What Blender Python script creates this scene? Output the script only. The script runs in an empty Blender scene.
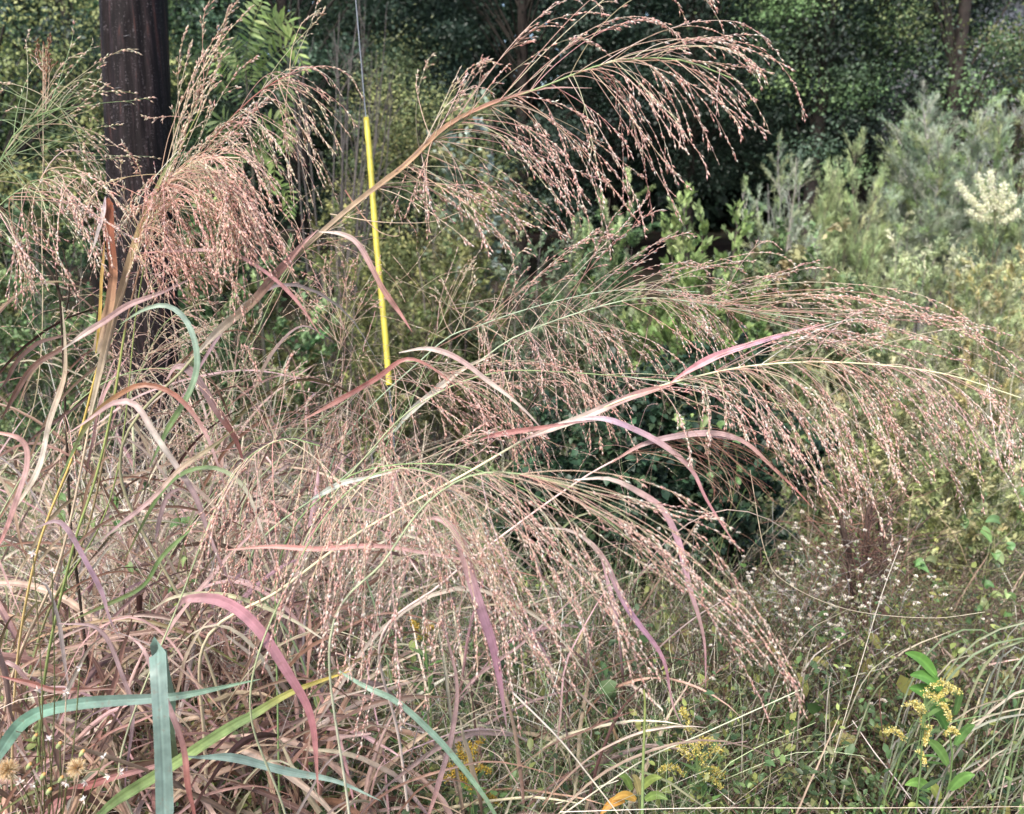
import bpy, math
import numpy as np
from mathutils import Vector
R = math.radians
rng = np.random.default_rng(11)
S = bpy.context.scene
COL = S.collection

# ------------------------------------------------------------------ camera
F = 887.0; PITCH = R(14.0); CAMZ = 1.6
cam = bpy.data.cameras.new('camera'); camo = bpy.data.objects.new('camera', cam); COL.objects.link(camo)
camo.location = (0, 0, CAMZ); camo.rotation_euler = (R(90) - PITCH, 0, 0)
cam.sensor_width = 36; cam.lens = 36 * F / 1024; cam.clip_start = .02; cam.clip_end = 600
cam.dof.use_dof = True; cam.dof.focus_distance = 1.75; cam.dof.aperture_fstop = 5.5
S.camera = camo
CP, SP = math.cos(PITCH), math.sin(PITCH)

def P(px, py, Y):
    """points on the ray through a pixel at world depth Y (arrays allowed)"""
    px = np.asarray(px, float); py = np.asarray(py, float); Y = np.asarray(Y, float)
    u = (px - 512) / F; v = -(py - 407) / F
    dx, dy, dz = u, CP + v * SP, -SP + v * CP
    k = Y / dy
    return np.stack(np.broadcast_arrays(dx * k, Y, CAMZ + dz * k), -1)

def gz(x, y):
    """height of the ground: road verge, falling to a swale, rising beyond it"""
    x = np.asarray(x, float); y = np.asarray(y, float)
    a = np.clip((y - 1.8) / 4.2, 0, 1); a = a * a * (3 - 2 * a)
    b = np.clip((y - 9) / 10, 0, 1); b = b * b * (3 - 2 * b)
    return -.85 * a + 1.0 * b + np.clip(y - 19, 0, 60) * .05 + .05 * np.sin(x * 1.3 + y * .7) * np.clip(y / 3, 0, 1)

# ------------------------------------------------------------------ colour
def c(*rgb):
    a = np.array(rgb, float) / 255.0; a = a.mean() + (a - a.mean()) * .78
    return np.where(a < .04045, a / 12.92, ((a + .055) / 1.055) ** 2.4)
def pick(cols, n, w=None, var=.14):
    cols = np.array(cols); i = rng.choice(len(cols), n, p=None if w is None else np.array(w) / sum(w))
    o = cols[i] * (1 + rng.normal(0, var, (n, 1))) * (1 + rng.normal(0, var * .3, (n, 3)))
    return np.clip(o, .004, .95)
PINK = c(208, 164, 158); MAUVE = c(172, 140, 140); BROWN = c(120, 84, 70); DKBR = c(78, 52, 44); TAN = c(200, 172, 140)
STRAW = c(216, 200, 168); PALE = c(232, 216, 196); GREY = c(165, 155, 148); SALMON = c(206, 146, 130); BLUEG = c(120, 170, 148)
GRN = c(104, 132, 70); YGRN = c(150, 160, 78); DGRN = c(50, 76, 44); OLIVE = c(110, 112, 62); GOLD = c(214, 178, 62); LGRN = c(128, 158, 92)
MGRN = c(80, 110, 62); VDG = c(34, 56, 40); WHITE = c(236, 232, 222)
SEED = [c(255, 212, 196), c(255, 226, 210), c(254, 202, 186), c(255, 238, 222), c(248, 192, 174)]
SEEDP = [c(250, 232, 208), c(240, 210, 184), c(232, 218, 184), c(242, 200, 180)]
SEEDR = [c(255, 206, 188), c(252, 194, 176), c(255, 220, 204), c(244, 186, 166)]

# ------------------------------------------------------------------ materials
def mat(name, rough=.6, trans=0.0, spec=.3, noise=None, bump=0, detail_cols=None):
    m = bpy.data.materials.new(name); m.use_nodes = True; nt = m.node_tree; N = nt.nodes; L = nt.links
    N.clear(); out = N.new('ShaderNodeOutputMaterial'); bs = N.new('ShaderNodeBsdfPrincipled')
    at = N.new('ShaderNodeAttribute'); at.attribute_name = 'Col'; col = at.outputs['Color']
    if noise:
        g = N.new('ShaderNodeNewGeometry'); n = N.new('ShaderNodeTexNoise'); n.inputs['Scale'].default_value = noise[0]
        n.inputs['Detail'].default_value = 4; L.new(g.outputs['Position'], n.inputs['Vector'])
        mr = N.new('ShaderNodeMapRange'); mr.inputs[1].default_value = .3; mr.inputs[2].default_value = .7
        mr.inputs[3].default_value = 1 - noise[1]; mr.inputs[4].default_value = 1 + noise[1] * (.4 if name == 'yellow_plastic' else 1)
        L.new(n.outputs['Fac'], mr.inputs[0])
        vm = N.new('ShaderNodeVectorMath'); vm.operation = 'SCALE'; L.new(col, vm.inputs[0]); L.new(mr.outputs[0], vm.inputs['Scale']); col = vm.outputs[0]
        if bump:
            b = N.new('ShaderNodeBump'); b.inputs['Strength'].default_value = bump; b.inputs['Distance'].default_value = .002
            L.new(n.outputs['Fac'], b.inputs['Height']); L.new(b.outputs[0], bs.inputs['Normal'])
    L.new(col, bs.inputs['Base Color']); bs.inputs['Roughness'].default_value = rough; bs.inputs['Specular IOR Level'].default_value = spec
    sh = bs.outputs[0]
    if trans:
        t = N.new('ShaderNodeBsdfTranslucent'); L.new(col, t.inputs['Color']); mx = N.new('ShaderNodeMixShader'); mx.inputs[0].default_value = trans
        L.new(sh, mx.inputs[1]); L.new(t.outputs[0], mx.inputs[2]); sh = mx.outputs[0]
    L.new(sh, out.inputs['Surface']); return m
M_LEAF = mat('broad_leaf', .45, .28, .35, (14, .25))
M_BLADE = mat('grass_blade', .42, .22, .35, (60, .22))
nt = M_BLADE.node_tree; N = nt.nodes; Lk = nt.links; g_ = N.new('ShaderNodeNewGeometry'); n_ = N.new('ShaderNodeTexNoise'); n_.inputs['Scale'].default_value = 120; n_.inputs['Detail'].default_value = 5; Lk.new(g_.outputs['Position'], n_.inputs['Vector'])
r_ = N.new('ShaderNodeMapRange'); r_.inputs[1].default_value = .6; r_.inputs[2].default_value = .68; r_.inputs[4].default_value = .4; Lk.new(n_.outputs['Fac'], r_.inputs[0])
x_ = N.new('ShaderNodeMix'); x_.data_type = 'RGBA'; Lk.new(r_.outputs[0], x_.inputs['Factor']); b_ = N['Principled BSDF']; Lk.new(b_.inputs['Base Color'].links[0].from_socket, x_.inputs['A']); x_.inputs['B'].default_value = (*c(112, 80, 62), 1)
Lk.new(x_.outputs['Result'], b_.inputs['Base Color'])
M_STRAW = mat('straw', .65, .12, .25)
M_SEED = mat('spikelet', .7, .5, .1)
M_STEM = mat('stem', .6, 0, .3, (40, .2))
M_BARK = mat('bark', .85, 0, .2, (12, .35), .6)
M_SOIL = mat('soil', .95, 0, .1, (18, .45), .8)
M_FLOW = mat('petal', .7, .2, .2)
M_YEL = mat('yellow_plastic', .45, 0, .4, (22, .4), .3)
M_CABLE = mat('cable', .45, 0, .5)
M_CABLE.node_tree.nodes['Principled BSDF'].inputs['Metallic'].default_value = .6
M_PAINT = mat('painted_board', .7, 0, .3, (2, .1))

# ------------------------------------------------------------------ mesh collector
class MB:
    def __init__(s): s.sub = None; s.v = []; s.t = []; s.q = []; s.c = []; s.n = 0
    def add(s, v, t=None, q=None, col=None):
        v = np.asarray(v, float).reshape(-1, 3); m = len(v)
        col = np.asarray(col, float)
        if col.ndim == 1: col = np.broadcast_to(col, (m, 3))
        s.v.append(v); s.c.append(col.reshape(-1, 3))
        if t is not None and len(t): s.t.append(np.asarray(t).reshape(-1, 3) + s.n)
        if q is not None and len(q): s.q.append(np.asarray(q).reshape(-1, 4) + s.n)
        s.n += m
    def build(s, name, m, parent=None, smooth=True, label=None):
        v = np.concatenate(s.v); col = np.concatenate(s.c)
        q_ = parent
        while q_ is not None: v = v - np.array(q_.location); q_ = q_.parent
        t = np.concatenate(s.t) if s.t else np.zeros((0, 3), int); q = np.concatenate(s.q) if s.q else np.zeros((0, 4), int)
        me = bpy.data.meshes.new(name); me.vertices.add(len(v)); me.vertices.foreach_set('co', v.astype(np.float32).ravel())
        me.loops.add(t.size + q.size); me.loops.foreach_set('vertex_index', np.concatenate([t.ravel(), q.ravel()]).astype(np.int32))
        ls = np.concatenate([np.arange(len(t)) * 3, t.size + np.arange(len(q)) * 4]).astype(np.int32)
        me.polygons.add(len(ls)); me.polygons.foreach_set('loop_start', ls)
        me.polygons.foreach_set('use_smooth', np.full(len(ls), smooth))
        me.update(calc_edges=True)
        a = me.color_attributes.new('Col', 'FLOAT_COLOR', 'POINT')
        a.data.foreach_set('color', np.concatenate([col, np.ones((len(col), 1))], 1).astype(np.float32).ravel())
        me.materials.append(m)
        o = bpy.data.objects.new(name, me); COL.objects.link(o)
        if parent is not None: o.parent = parent
        if label: o['label'] = label
        if s.sub is not None and s.sub.n: s.sub.build('spikelets', m, o)['kind'] = 'stuff'
        return o

def thing(name, loc, label, cat, group=None):
    o = bpy.data.objects.new(name, None); COL.objects.link(o); o.location = tuple(float(a) for a in loc); o.empty_display_size = .05
    o['label'] = label; o['category'] = cat
    if group: o['group'] = group
    return o
def tag(o, label, cat, group=None, kind=None):
    o['label'] = label; o['category'] = cat
    if group: o['group'] = group
    if kind: o['kind'] = kind
    return o

# ------------------------------------------------------------------ curve helpers
def nrm(a): return a / np.maximum(np.linalg.norm(a, axis=-1, keepdims=True), 1e-9)
UP = np.array([0, 0, 1.0])
def rdir(n): return nrm(rng.normal(size=(n, 3)))
def catmull(p, K):
    p = np.asarray(p, float); n = len(p)
    if n == 2: return p[0] + (p[1] - p[0]) * np.linspace(0, 1, K)[:, None]
    e = np.vstack([2 * p[0] - p[1], p, 2 * p[-1] - p[-2]])
    d = np.concatenate([[0], np.cumsum(np.linalg.norm(np.diff(p, axis=0), axis=1))]); s = np.linspace(0, d[-1], K)
    i = np.clip(np.searchsorted(d, s, side='right') - 1, 0, n - 2); t = ((s - d[i]) / np.maximum(d[i + 1] - d[i], 1e-9))[:, None]
    a, b, cc, dd = e[i], e[i + 1], e[i + 2], e[i + 3]
    return .5 * (2 * b + (cc - a) * t + (2 * a - 5 * b + 4 * cc - dd) * t ** 2 + (3 * b - a - 3 * cc + dd) * t ** 3)
def bez(a, b, cc, d, K):
    t = np.linspace(0, 1, K)[None, :, None]
    a, b, cc, d = (x[:, None, :] for x in (a, b, cc, d))
    return a * (1 - t) ** 3 + 3 * b * t * (1 - t) ** 2 + 3 * cc * t * t * (1 - t) + d * t ** 3
def tang(p): return nrm(np.gradient(p, axis=-2))
def tubes(mb, paths, rad, col, sides=3, cap=False):
    paths = np.asarray(paths, float)
    if paths.ndim == 2: paths = paths[None]
    N, K, _ = paths.shape
    rad = np.broadcast_to(np.asarray(rad, float), (N, K)) if np.ndim(rad) != 1 or len(rad) == K else np.broadcast_to(np.asarray(rad)[:, None], (N, K))
    t = tang(paths); ref = np.array([.31, .17, .93]) if abs(t[..., 2]).mean() < .75 else np.array([.9, .35, .1])
    a = nrm(np.cross(t, ref)); b = np.cross(t, a)
    th = np.arange(sides) / sides * 2 * np.pi
    ring = a[:, :, None] * np.cos(th)[:, None] + b[:, :, None] * np.sin(th)[:, None]
    v = paths[:, :, None] + ring * rad[:, :, None, None]
    idx = np.arange(N * K * sides).reshape(N, K, sides); nx = np.roll(idx, -1, 2)
    q = np.stack([idx[:, :-1], nx[:, :-1], nx[:, 1:], idx[:, 1:]], -1)
    col = np.asarray(col, float)
    if col.ndim == 2: col = col[:, None, :]
    if col.ndim == 1: col = col[None, None, :]
    if col.ndim == 3: col = np.broadcast_to(col, (N, K, 3))[:, :, None, :]
    cc = np.broadcast_to(col, (N, K, sides, 3))
    tt = None
    if cap:
        tt = [[idx[i, k, 0], idx[i, k, j], idx[i, k, j + 1]] for i in range(N) for k in (0, K - 1) for j in range(1, sides - 1)]
    mb.add(v, q=q, col=cc, t=tt)
def ribbons(mb, paths, width, side, col, fold=.25, nx=3, rib=None, stripe=0):
    """strips with a folded midrib; paths N,K,3; width N,K; side N,K,3; col N,K,3"""
    N, K, _ = paths.shape; t = tang(paths); s = nrm(side - t * (side * t).sum(-1, keepdims=True)); n = np.cross(s, t)
    u = np.linspace(-1, 1, nx)
    v = paths[:, :, None] + s[:, :, None] * (u[:, None] * width[:, :, None, None] * .5) + n[:, :, None] * ((np.abs(u)[:, None] - .5) * fold * width[:, :, None, None] * .5)
    idx = np.arange(N * K * nx).reshape(N, K, nx)
    q = np.stack([idx[:, :-1, :-1], idx[:, :-1, 1:], idx[:, 1:, 1:], idx[:, 1:, :-1]], -1)
    cc = np.repeat(np.broadcast_to(col, (N, K, 3))[:, :, None], nx, 2).copy()
    if stripe: cc = np.clip(cc * (1 + rng.normal(0, stripe, (N, 1, nx, 1))), 0, .95)
    if rib is not None and nx >= 5: cc[:, :, nx // 2] = np.clip(cc[:, :, nx // 2] * rib, 0, .95)
    mb.add(v, q=q, col=cc)
T_DIA = (np.array([[0, 0, 0], [.45, .5, .12], [1, 0, -.06], [.45, -.5, .12]]), [[0, 2, 1], [0, 3, 2]])
T_OVA = (np.array([[0, 0, 0], [.2, .36, .1], [.55, .46, .12], [1, 0, -.16], [.55, -.46, .12], [.2, -.36, .1], [.5, 0, 0]]),
         [[0, 6, 1], [1, 6, 2], [2, 6, 3], [3, 6, 4], [4, 6, 5], [5, 6, 0]])
T_NEE = (np.array([[0, 0, 0], [.5, .5, .1], [1, 0, 0]]), [[0, 2, 1]])
T_SPK = (np.array([[0, 0, 0], [.4, .5, 0], [.4, -.25, .43], [.4, -.25, -.43], [1, 0, 0]]),
         [[0, 2, 1], [0, 3, 2], [0, 1, 3], [4, 1, 2], [4, 2, 3], [4, 3, 1]])
def inst(mb, tmpl, pos, d, n, L, W, col):
    tv, tf = tmpl; tf = np.array(tf); M = len(pos)
    d = nrm(d); s = nrm(np.cross(n, d)); n = np.cross(d, s)
    L = np.broadcast_to(L, (M,))[:, None, None]; W = np.broadcast_to(W, (M,))[:, None, None]
    v = pos[:, None] + d[:, None] * tv[None, :, 0:1] * L + s[:, None] * tv[None, :, 1:2] * W + n[:, None] * tv[None, :, 2:3] * W
    f = tf[None] + (np.arange(M) * len(tv))[:, None, None]
    mb.add(v, t=f, col=np.repeat(col[:, None], len(tv), 1))
def bent(start, d0, L, K, grav, wig=.1):
    """curves grown from start along d0 and pulled down"""
    N = len(start); p = [start]; d = nrm(d0); st = (np.broadcast_to(L, (N,)) / (K - 1))[:, None]; g = np.broadcast_to(grav, (N,))[:, None]
    for k in range(K - 1):
        d = nrm(d + rng.normal(0, wig, (N, 3)) - UP * g / (K - 1)); p.append(p[-1] + d * st)
    return np.stack(p, 1)
def at_path(paths, i, s):
    K = paths.shape[1]; f = s * (K - 1); k = np.clip(f.astype(int), 0, K - 2); w = (f - k)[:, None]
    return paths[i, k] * (1 - w) + paths[i, k + 1] * w

# ------------------------------------------------------------------ setting: ground
g = MB()
ys = np.concatenate([np.linspace(-6, 12, 150), np.linspace(12.5, 60, 80), [80, 120, 200, 320]]); xs = np.concatenate([[-300, -150, -80, -50], np.linspace(-30, 30, 200), [50, 80, 150, 300]])
X, Yg = np.meshgrid(xs, ys); Z = gz(X, Yg) + rng.normal(0, .012, X.shape) * (Yg < 20)
idx = np.arange(X.size).reshape(X.shape)
g.add(np.stack([X, Yg, Z], -1), q=np.stack([idx[:-1, :-1], idx[:-1, 1:], idx[1:, 1:], idx[1:, :-1]], -1), col=pick([c(60, 48, 40), c(52, 42, 34), c(56, 54, 38)], X.size, var=.2))
go = g.build('ground', M_SOIL); go['kind'] = 'structure'

# ------------------------------------------------------------------ panicles
def spikelets(mb, pos, d, cols, scale=1.0, own=False):
    if not own:
        if mb.sub is None: mb.sub = MB()
        mb = mb.sub
    n = len(pos); dd = nrm(d + rng.normal(0, .2, (n, 3)))
    inst(mb, T_SPK, pos, dd, rdir(n), rng.uniform(.0075, .0105, n) * scale, rng.uniform(.0021, .0033, n) * scale, pick(cols, n, var=.09))
LASTC = None
def spray(mb, node, tips, n, arch=.25, Y=1.5, dY=.1, jit=10, start=.3, dens=1.0, cols=SEED, scale=1.0, rad=.00062, stemc=None, nodeY=None, spread=0.0, wild=.045):
    n = max(int(n * .68), 3); tips = np.array(tips, float); tt = rng.uniform(0, len(tips) - 1, n) if len(tips) > 1 else np.zeros(n)
    i = np.clip(tt.astype(int), 0, max(len(tips) - 2, 0)); w = (tt - i)[:, None]
    tp = tips[i] * (1 - w) + tips[np.minimum(i + 1, len(tips) - 1)] * w
    nd = np.array(node, float)
    k = rng.uniform(.74, 1.1, (n, 1)); tp = nd + (tp - nd) * k + rng.normal(0, jit, (n, 2))
    T = P(tp[:, 0], tp[:, 1], Y + rng.normal(0, dY, n))
    A = np.repeat(P(nd[0], nd[1], nodeY or Y)[None], n, 0) + rdir(n) * spread
    if LASTC is not None:
        dm = np.linalg.norm(LASTC - A[0], axis=1); k0 = int(dm.argmin())
        if dm[k0] < .12:
            seg = np.linalg.norm(LASTC[1:] - LASTC[:-1], axis=1).mean(); off = rng.choice([-.06, -.02, 0, 0, .035, .07], n) + rng.normal(0, .004, n)
            f = np.clip(k0 + off / seg, 0, len(LASTC) - 1.001); ki = f.astype(int); A = LASTC[ki] * (1 - (f - ki))[:, None] + LASTC[ki + 1] * (f - ki)[:, None]
    v = T - A; L = np.linalg.norm(v, axis=1, keepdims=True); ar = arch * rng.uniform(.2, 1.4, (n, 1))
    c1 = A + v * .38 + UP * L * ar + rdir(n) * L * .11; c2 = T - v * .22 + UP * L * ar * 1.05 + rdir(n) * L * .09
    path = bez(A, c1, c2, T, 20); K = 20
    path = path + np.cumsum(rng.normal(0, 1, path.shape), 1) * wild * .06 * L[:, :, None] * np.linspace(0, 1, K)[None, :, None]
    sc = pick([c(246, 210, 190), c(250, 220, 196), c(238, 194, 176), c(222, 212, 176)] if stemc is None else stemc, n)
    rr = np.linspace(1.25, .6, K)[None] * rad * np.ones((n, 1))
    tubes(mb, path, rr, sc, 3)
    if dens <= 0: return
    LL = L[:, 0]; nb = np.maximum((LL * (1 - start) / .021 * dens).astype(int), 1)
    bi = np.repeat(np.arange(n), nb); s = start + (1 - start) * rng.uniform(0, .97, len(bi)); m = len(bi)
    p0 = at_path(path, bi, s); t0 = nrm(at_path(tang(path), bi, s)); d0 = nrm(t0 + rdir(m) * .34)
    bl = rng.uniform(.018, .05, m) * (1.15 - s * .75) * scale
    br = bent(p0, d0, bl, 5, .35, .05); tubes(mb, br, np.full((m, 5), rad * .62), sc[bi], 3)
    ns = np.maximum((bl / .0068 / scale).astype(int), 1); qi = np.repeat(np.arange(m), ns); q = rng.uniform(.25, 1, len(qi))
    spikelets(mb, at_path(br, qi, q), nrm(at_path(tang(br), qi, q)) - UP * .15, cols, scale)
    nm = np.maximum((LL * (1 - start) / .0072 * dens / scale).astype(int), 2); mi = np.repeat(np.arange(n), nm); s = start + (1 - start) * np.sqrt(rng.uniform(0, 1, len(mi)))
    spikelets(mb, at_path(path, mi, s), nrm(at_path(tang(path), mi, s)), cols, scale)

def pxpath(pts, Y, K=24):
    """pixel polyline (x, y[, dY]) at depth Y made into a smooth 3-D path"""
    a = np.array([(p[0], p[1], Y + (p[2] if len(p) > 2 else 0)) for p in pts], float)
    return catmull(P(a[:, 0], a[:, 1], a[:, 2]), K)
def to_root(path_first, root):
    """the hidden lower length of a culm, from its root up to where it shows"""
    a = np.array(path_first); r = np.array([root[0], root[1], float(gz(root[0], root[1]))])
    return r, (r * .5 + a * .5) + np.array([0, 0, .12])
def culm(parent, pts, Y, root, r0=.0035, r1=.0012, cols=(TAN, PINK), name='culm', K=70):
    pp = np.array([(p[0], p[1], Y + (p[2] if len(p) > 2 else 0)) for p in pts], float); w = P(pp[:, 0], pp[:, 1], pp[:, 2])
    global LASTC
    r, mid = to_root(w[0], root); path = catmull(np.vstack([r, mid, w]), K)
    d = np.linspace(0, 1, K)[:, None]; cc = np.array(cols[0]) * (1 - d) + np.array(cols[1]) * d
    LASTC = path; mb = MB(); tubes(mb, path, np.linspace(r0, r1, K)[None], cc[None], 6)
    return mb.build(name, M_STEM, parent)
def leaf(parent, pts, Y, wpx, cols, face=(0, -1, .35), twist=0.0, fold=.22, taper=.75, grow=.22, mat_=None, label=None, name='leaf', K=28, rib=1.22):
    path = pxpath(pts, Y, K); s = np.linspace(0, 1, K)
    w = wpx / F * Y * np.clip((1.0 if grow < .1 else .12) + s / max(grow, 1e-3) * .88, 0, 1) * np.clip((1 - s) / (1 - taper + 1e-6), 0, 1) ** .85 * (1 + .05 * np.sin(s * rng.uniform(9, 22) + rng.uniform(0, 6))) * .72 + .0005
    path = path + catmull(rng.normal(0, .006 * min(np.linalg.norm(path[-1] - path[0]), .4), (7, 3)), K); t = tang(path); f = nrm(np.array(face, float)); f = f + rng.normal(0, .12, 3)
    side = np.cross(t, np.broadcast_to(f, t.shape)); side = nrm(side)
    if twist:
        a = (s * twist)[:, None]; n = np.cross(side, t); side = side * np.cos(a) + n * np.sin(a)
    cols = np.array(cols, float); j = s * (len(cols) - 1); jj = np.clip(j.astype(int), 0, max(len(cols) - 2, 0)); w2 = (j - jj)[:, None]
    cc = cols[jj] * (1 - w2) + cols[np.minimum(jj + 1, len(cols) - 1)] * w2 if len(cols) > 1 else np.repeat(cols, K, 0)
    cc = cc * .76 * (1 + rng.normal(0, .05, (K, 1))) * (1 - .35 * (rng.random((K, 1)) < .03))
    mb = MB(); ribbons(mb, path[None], w[None], side[None], np.clip(cc, 0, .95)[None], fold, 11, rib, .09)
    return mb.build(name, mat_ or M_BLADE, parent, label=label)
def root3(x, y): return (x, y, float(gz(x, y)))
G_ST = 'flowering grass stalks leaning over the verge'
def stalk(label, root, group=G_ST): return thing('grass_stalk', root3(*root), label, 'grass stalk', group)

# ---- A: the tall one arching across the top
RA = (-.55, 1.75)
o = stalk('tallest grass stalk arching past the yellow guard tube to the top of the picture', RA)
A = [(120, 470), (190, 362), (250, 300), (330, 227), (405, 163), (440, 136), (487, 108), (540, 88), (612, 62), (680, 60), (740, 82)]
culm(o, A, 1.55, RA, .0042, .0011, (TAN, LGRN))
leaf(o, [(262, 290), (300, 252), (345, 212), (400, 168), (440, 130), (487, 106), (540, 88), (592, 88)], 1.545, 7, [TAN, TAN, c(210, 164, 120), c(200, 140, 110), PINK], taper=.6, name='leaf_sheath', fold=.6)
leaf(o, [(195, 356), (230, 322), (270, 282), (300, 248), (318, 228)], 1.54, 12, [PALE, TAN, SALMON, PINK], taper=.7, name='leaf_sheath', fold=.7)
leaf(o, [(318, 231), (340, 232), (356, 241), (372, 268), (392, 304), (412, 332)], 1.53, 7, [PALE, PINK, SALMON, c(200, 130, 125)])
mb = MB()
spray(mb, (408, 163), [(395, 215), (430, 225), (460, 232), (495, 258), (525, 252), (560, 240)], 36, .2, 1.55)
spray(mb, (425, 150), [(560, 235), (600, 225), (585, 200)], 10, .18, 1.55)
spray(mb, (408, 160), [(395, 40), (440, 50), (505, 35)], 7, .02, 1.58, start=.55, cols=SEEDP)
spray(mb, (470, 112), [(545, 190), (575, 215), (598, 240), (630, 205), (650, 165)], 24, .26, 1.55)
spray(mb, (430, 138), [(455, 70), (500, 55), (530, 60)], 10, .18, 1.55)
spray(mb, (450, 112), [(540, 20), (600, 25), (625, 32)], 7, .22, 1.58)
spray(mb, (545, 86), [(598, 222), (643, 232), (677, 205), (690, 160)], 22, .28, 1.55)
spray(mb, (612, 62), [(690, 165), (715, 160), (732, 145), (751, 121)], 20, .28, 1.52)
spray(mb, (530, 90), [(615, 22), (690, 22), (700, 50)], 9, .3, 1.58)
spray(mb, (612, 62), [(774, 50), (790, 75), (808, 108)], 14, .28, 1.52)
spray(mb, (680, 60), [(732, 145), (751, 121), (775, 112), (810, 110)], 14, .25, 1.5)
mb.build('panicle', M_SEED, o)

# ---- B: two pale green stalks crossing the middle
RB = (-.4, 1.9)
o = stalk('pale green stalk rising through the middle, its panicle fanned before the dark bush', RB)
culm(o, [(250, 560), (343, 478), (395, 430), (443, 384), (484, 358), (515, 337), (581, 312), (650, 298), (740, 310), (830, 322)], 1.75, RB, .0035, .0008, (LGRN, c(190, 204, 166)))
leaf(o, [(395, 432), (420, 402), (445, 382), (470, 366), (500, 352)], 1.745, 9, [c(196, 206, 186), PALE, STRAW], taper=.5, name='leaf_sheath', fold=.6)
mb = MB()
spray(mb, (515, 337), [(480, 352), (500, 400), (530, 405), (560, 422), (600, 440)], 26, .22, 1.75)
spray(mb, (581, 312), [(590, 400), (625, 405), (650, 392), (688, 385)], 26, .22, 1.72)
spray(mb, (650, 298), [(688, 350), (720, 365), (745, 388), (768, 382)], 22, .22, 1.7)
spray(mb, (545, 300), [(643, 193), (690, 228), (700, 248)], 9, .06, 1.75)
spray(mb, (600, 305), [(690, 262), (750, 268), (805, 302)], 14, .16, 1.75)
spray(mb, (720, 303), [(863, 311), (970, 322), (1020, 345), (1040, 400), (1000, 425), (935, 440)], 34, .16, 1.68)
spray(mb, (700, 300), [(740, 270), (800, 262), (850, 268)], 8, .2, 1.75)
mb.build('panicle', M_SEED, o)

RB2 = (-.25, 2.0)
o = stalk('slender grey green stalk just behind and above the pale green middle one', RB2)
culm(o, [(330, 470), (430, 352), (484, 324), (553, 302), (620, 290), (700, 292)], 1.9, RB2, .003, .0008, (LGRN, c(176, 196, 164)))
mb = MB()
spray(mb, (484, 324), [(450, 372), (480, 400), (520, 392), (545, 380)], 18, .24, 1.9)
spray(mb, (553, 302), [(560, 372), (600, 362), (640, 352)], 18, .24, 1.9)
spray(mb, (490, 320), [(505, 250), (560, 248), (640, 232)], 14, .18, 1.9)
spray(mb, (440, 345), [(412, 288), (450, 268), (478, 262)], 8, .05, 1.95, start=.5, cols=SEEDP)
spray(mb, (620, 290), [(700, 340), (740, 330), (790, 300)], 12, .2, 1.9)
mb.build('panicle', M_SEED, o)

# ---- C: the longest, nearly level, to the right border
RC = (-.65, 1.6)
o = stalk('long thick stalk with a pink flag leaf whose panicle droops at the right border', RC)
culm(o, [(205, 642), (280, 590), (360, 532), (467, 473), (533, 435), (581, 416), (632, 396), (674, 382), (743, 367), (812, 362), (880, 365), (949, 375), (1021, 398)], 1.42, RC, .0042, .001, (TAN, c(214, 212, 160)))
leaf(o, [(520, 442), (560, 424), (600, 409), (645, 392), (676, 382)], 1.415, 10, [PINK, PALE, PINK, SALMON], taper=.8, name='leaf_sheath', fold=.8)
leaf(o, [(672, 383), (690, 370), (715, 357), (745, 347), (780, 336), (830, 322)], 1.41, 10, [c(230, 140, 140), c(226, 150, 160), c(200, 150, 170), SALMON], taper=.25, label='pink flag leaf')
mb = MB()
spray(mb, (695, 376), [(700, 455), (735, 432), (770, 455), (808, 475)], 26, .26, 1.42)
spray(mb, (743, 367), [(790, 470), (830, 490), (862, 520), (890, 530)], 34, .26, 1.42)
spray(mb, (812, 362), [(868, 500), (893, 530), (905, 470), (930, 482), (957, 505)], 36, .26, 1.4)
spray(mb, (880, 365), [(957, 505), (962, 440), (988, 500), (1015, 520)], 22, .24, 1.4)
spray(mb, (949, 375), [(1000, 470), (1030, 475), (1060, 450)], 14, .22, 1.38)
spray(mb, (720, 370), [(790, 330), (860, 330), (900, 342)], 9, .12, 1.44)
spray(mb, (812, 362), [(870, 325), (940, 330), (1010, 352)], 10, .1, 1.44)
mb.build('panicle', M_SEED, o)

# ---- D: half opened bundle under it
RD = (-.2, 1.6)
o = stalk('stalk with a half opened brown panicle bundle below the pink flag leaf', RD)
culm(o, [(380, 642), (440, 585), (495, 541), (574, 484), (615, 460), (656, 440), (700, 436), (735, 440)], 1.35, RD, .0036, .0012, (PALE, PINK))
leaf(o, [(610, 463), (640, 447), (672, 438), (705, 433), (732, 438), (760, 455), (785, 480), (812, 507)], 1.34, 8, [SALMON, MAUVE, PINK, SALMON, c(220, 120, 110)], taper=.4)
mb = MB()
spray(mb, (668, 440), [(712, 492), (745, 505), (775, 498), (790, 478)], 46, .2, 1.36, dens=.18, start=.7, cols=[BROWN, c(180, 130, 110)], stemc=[c(160, 110, 92), c(190, 140, 120), TAN], jit=7, scale=.8)
mb.build('panicle', M_SEED, o)

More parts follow.
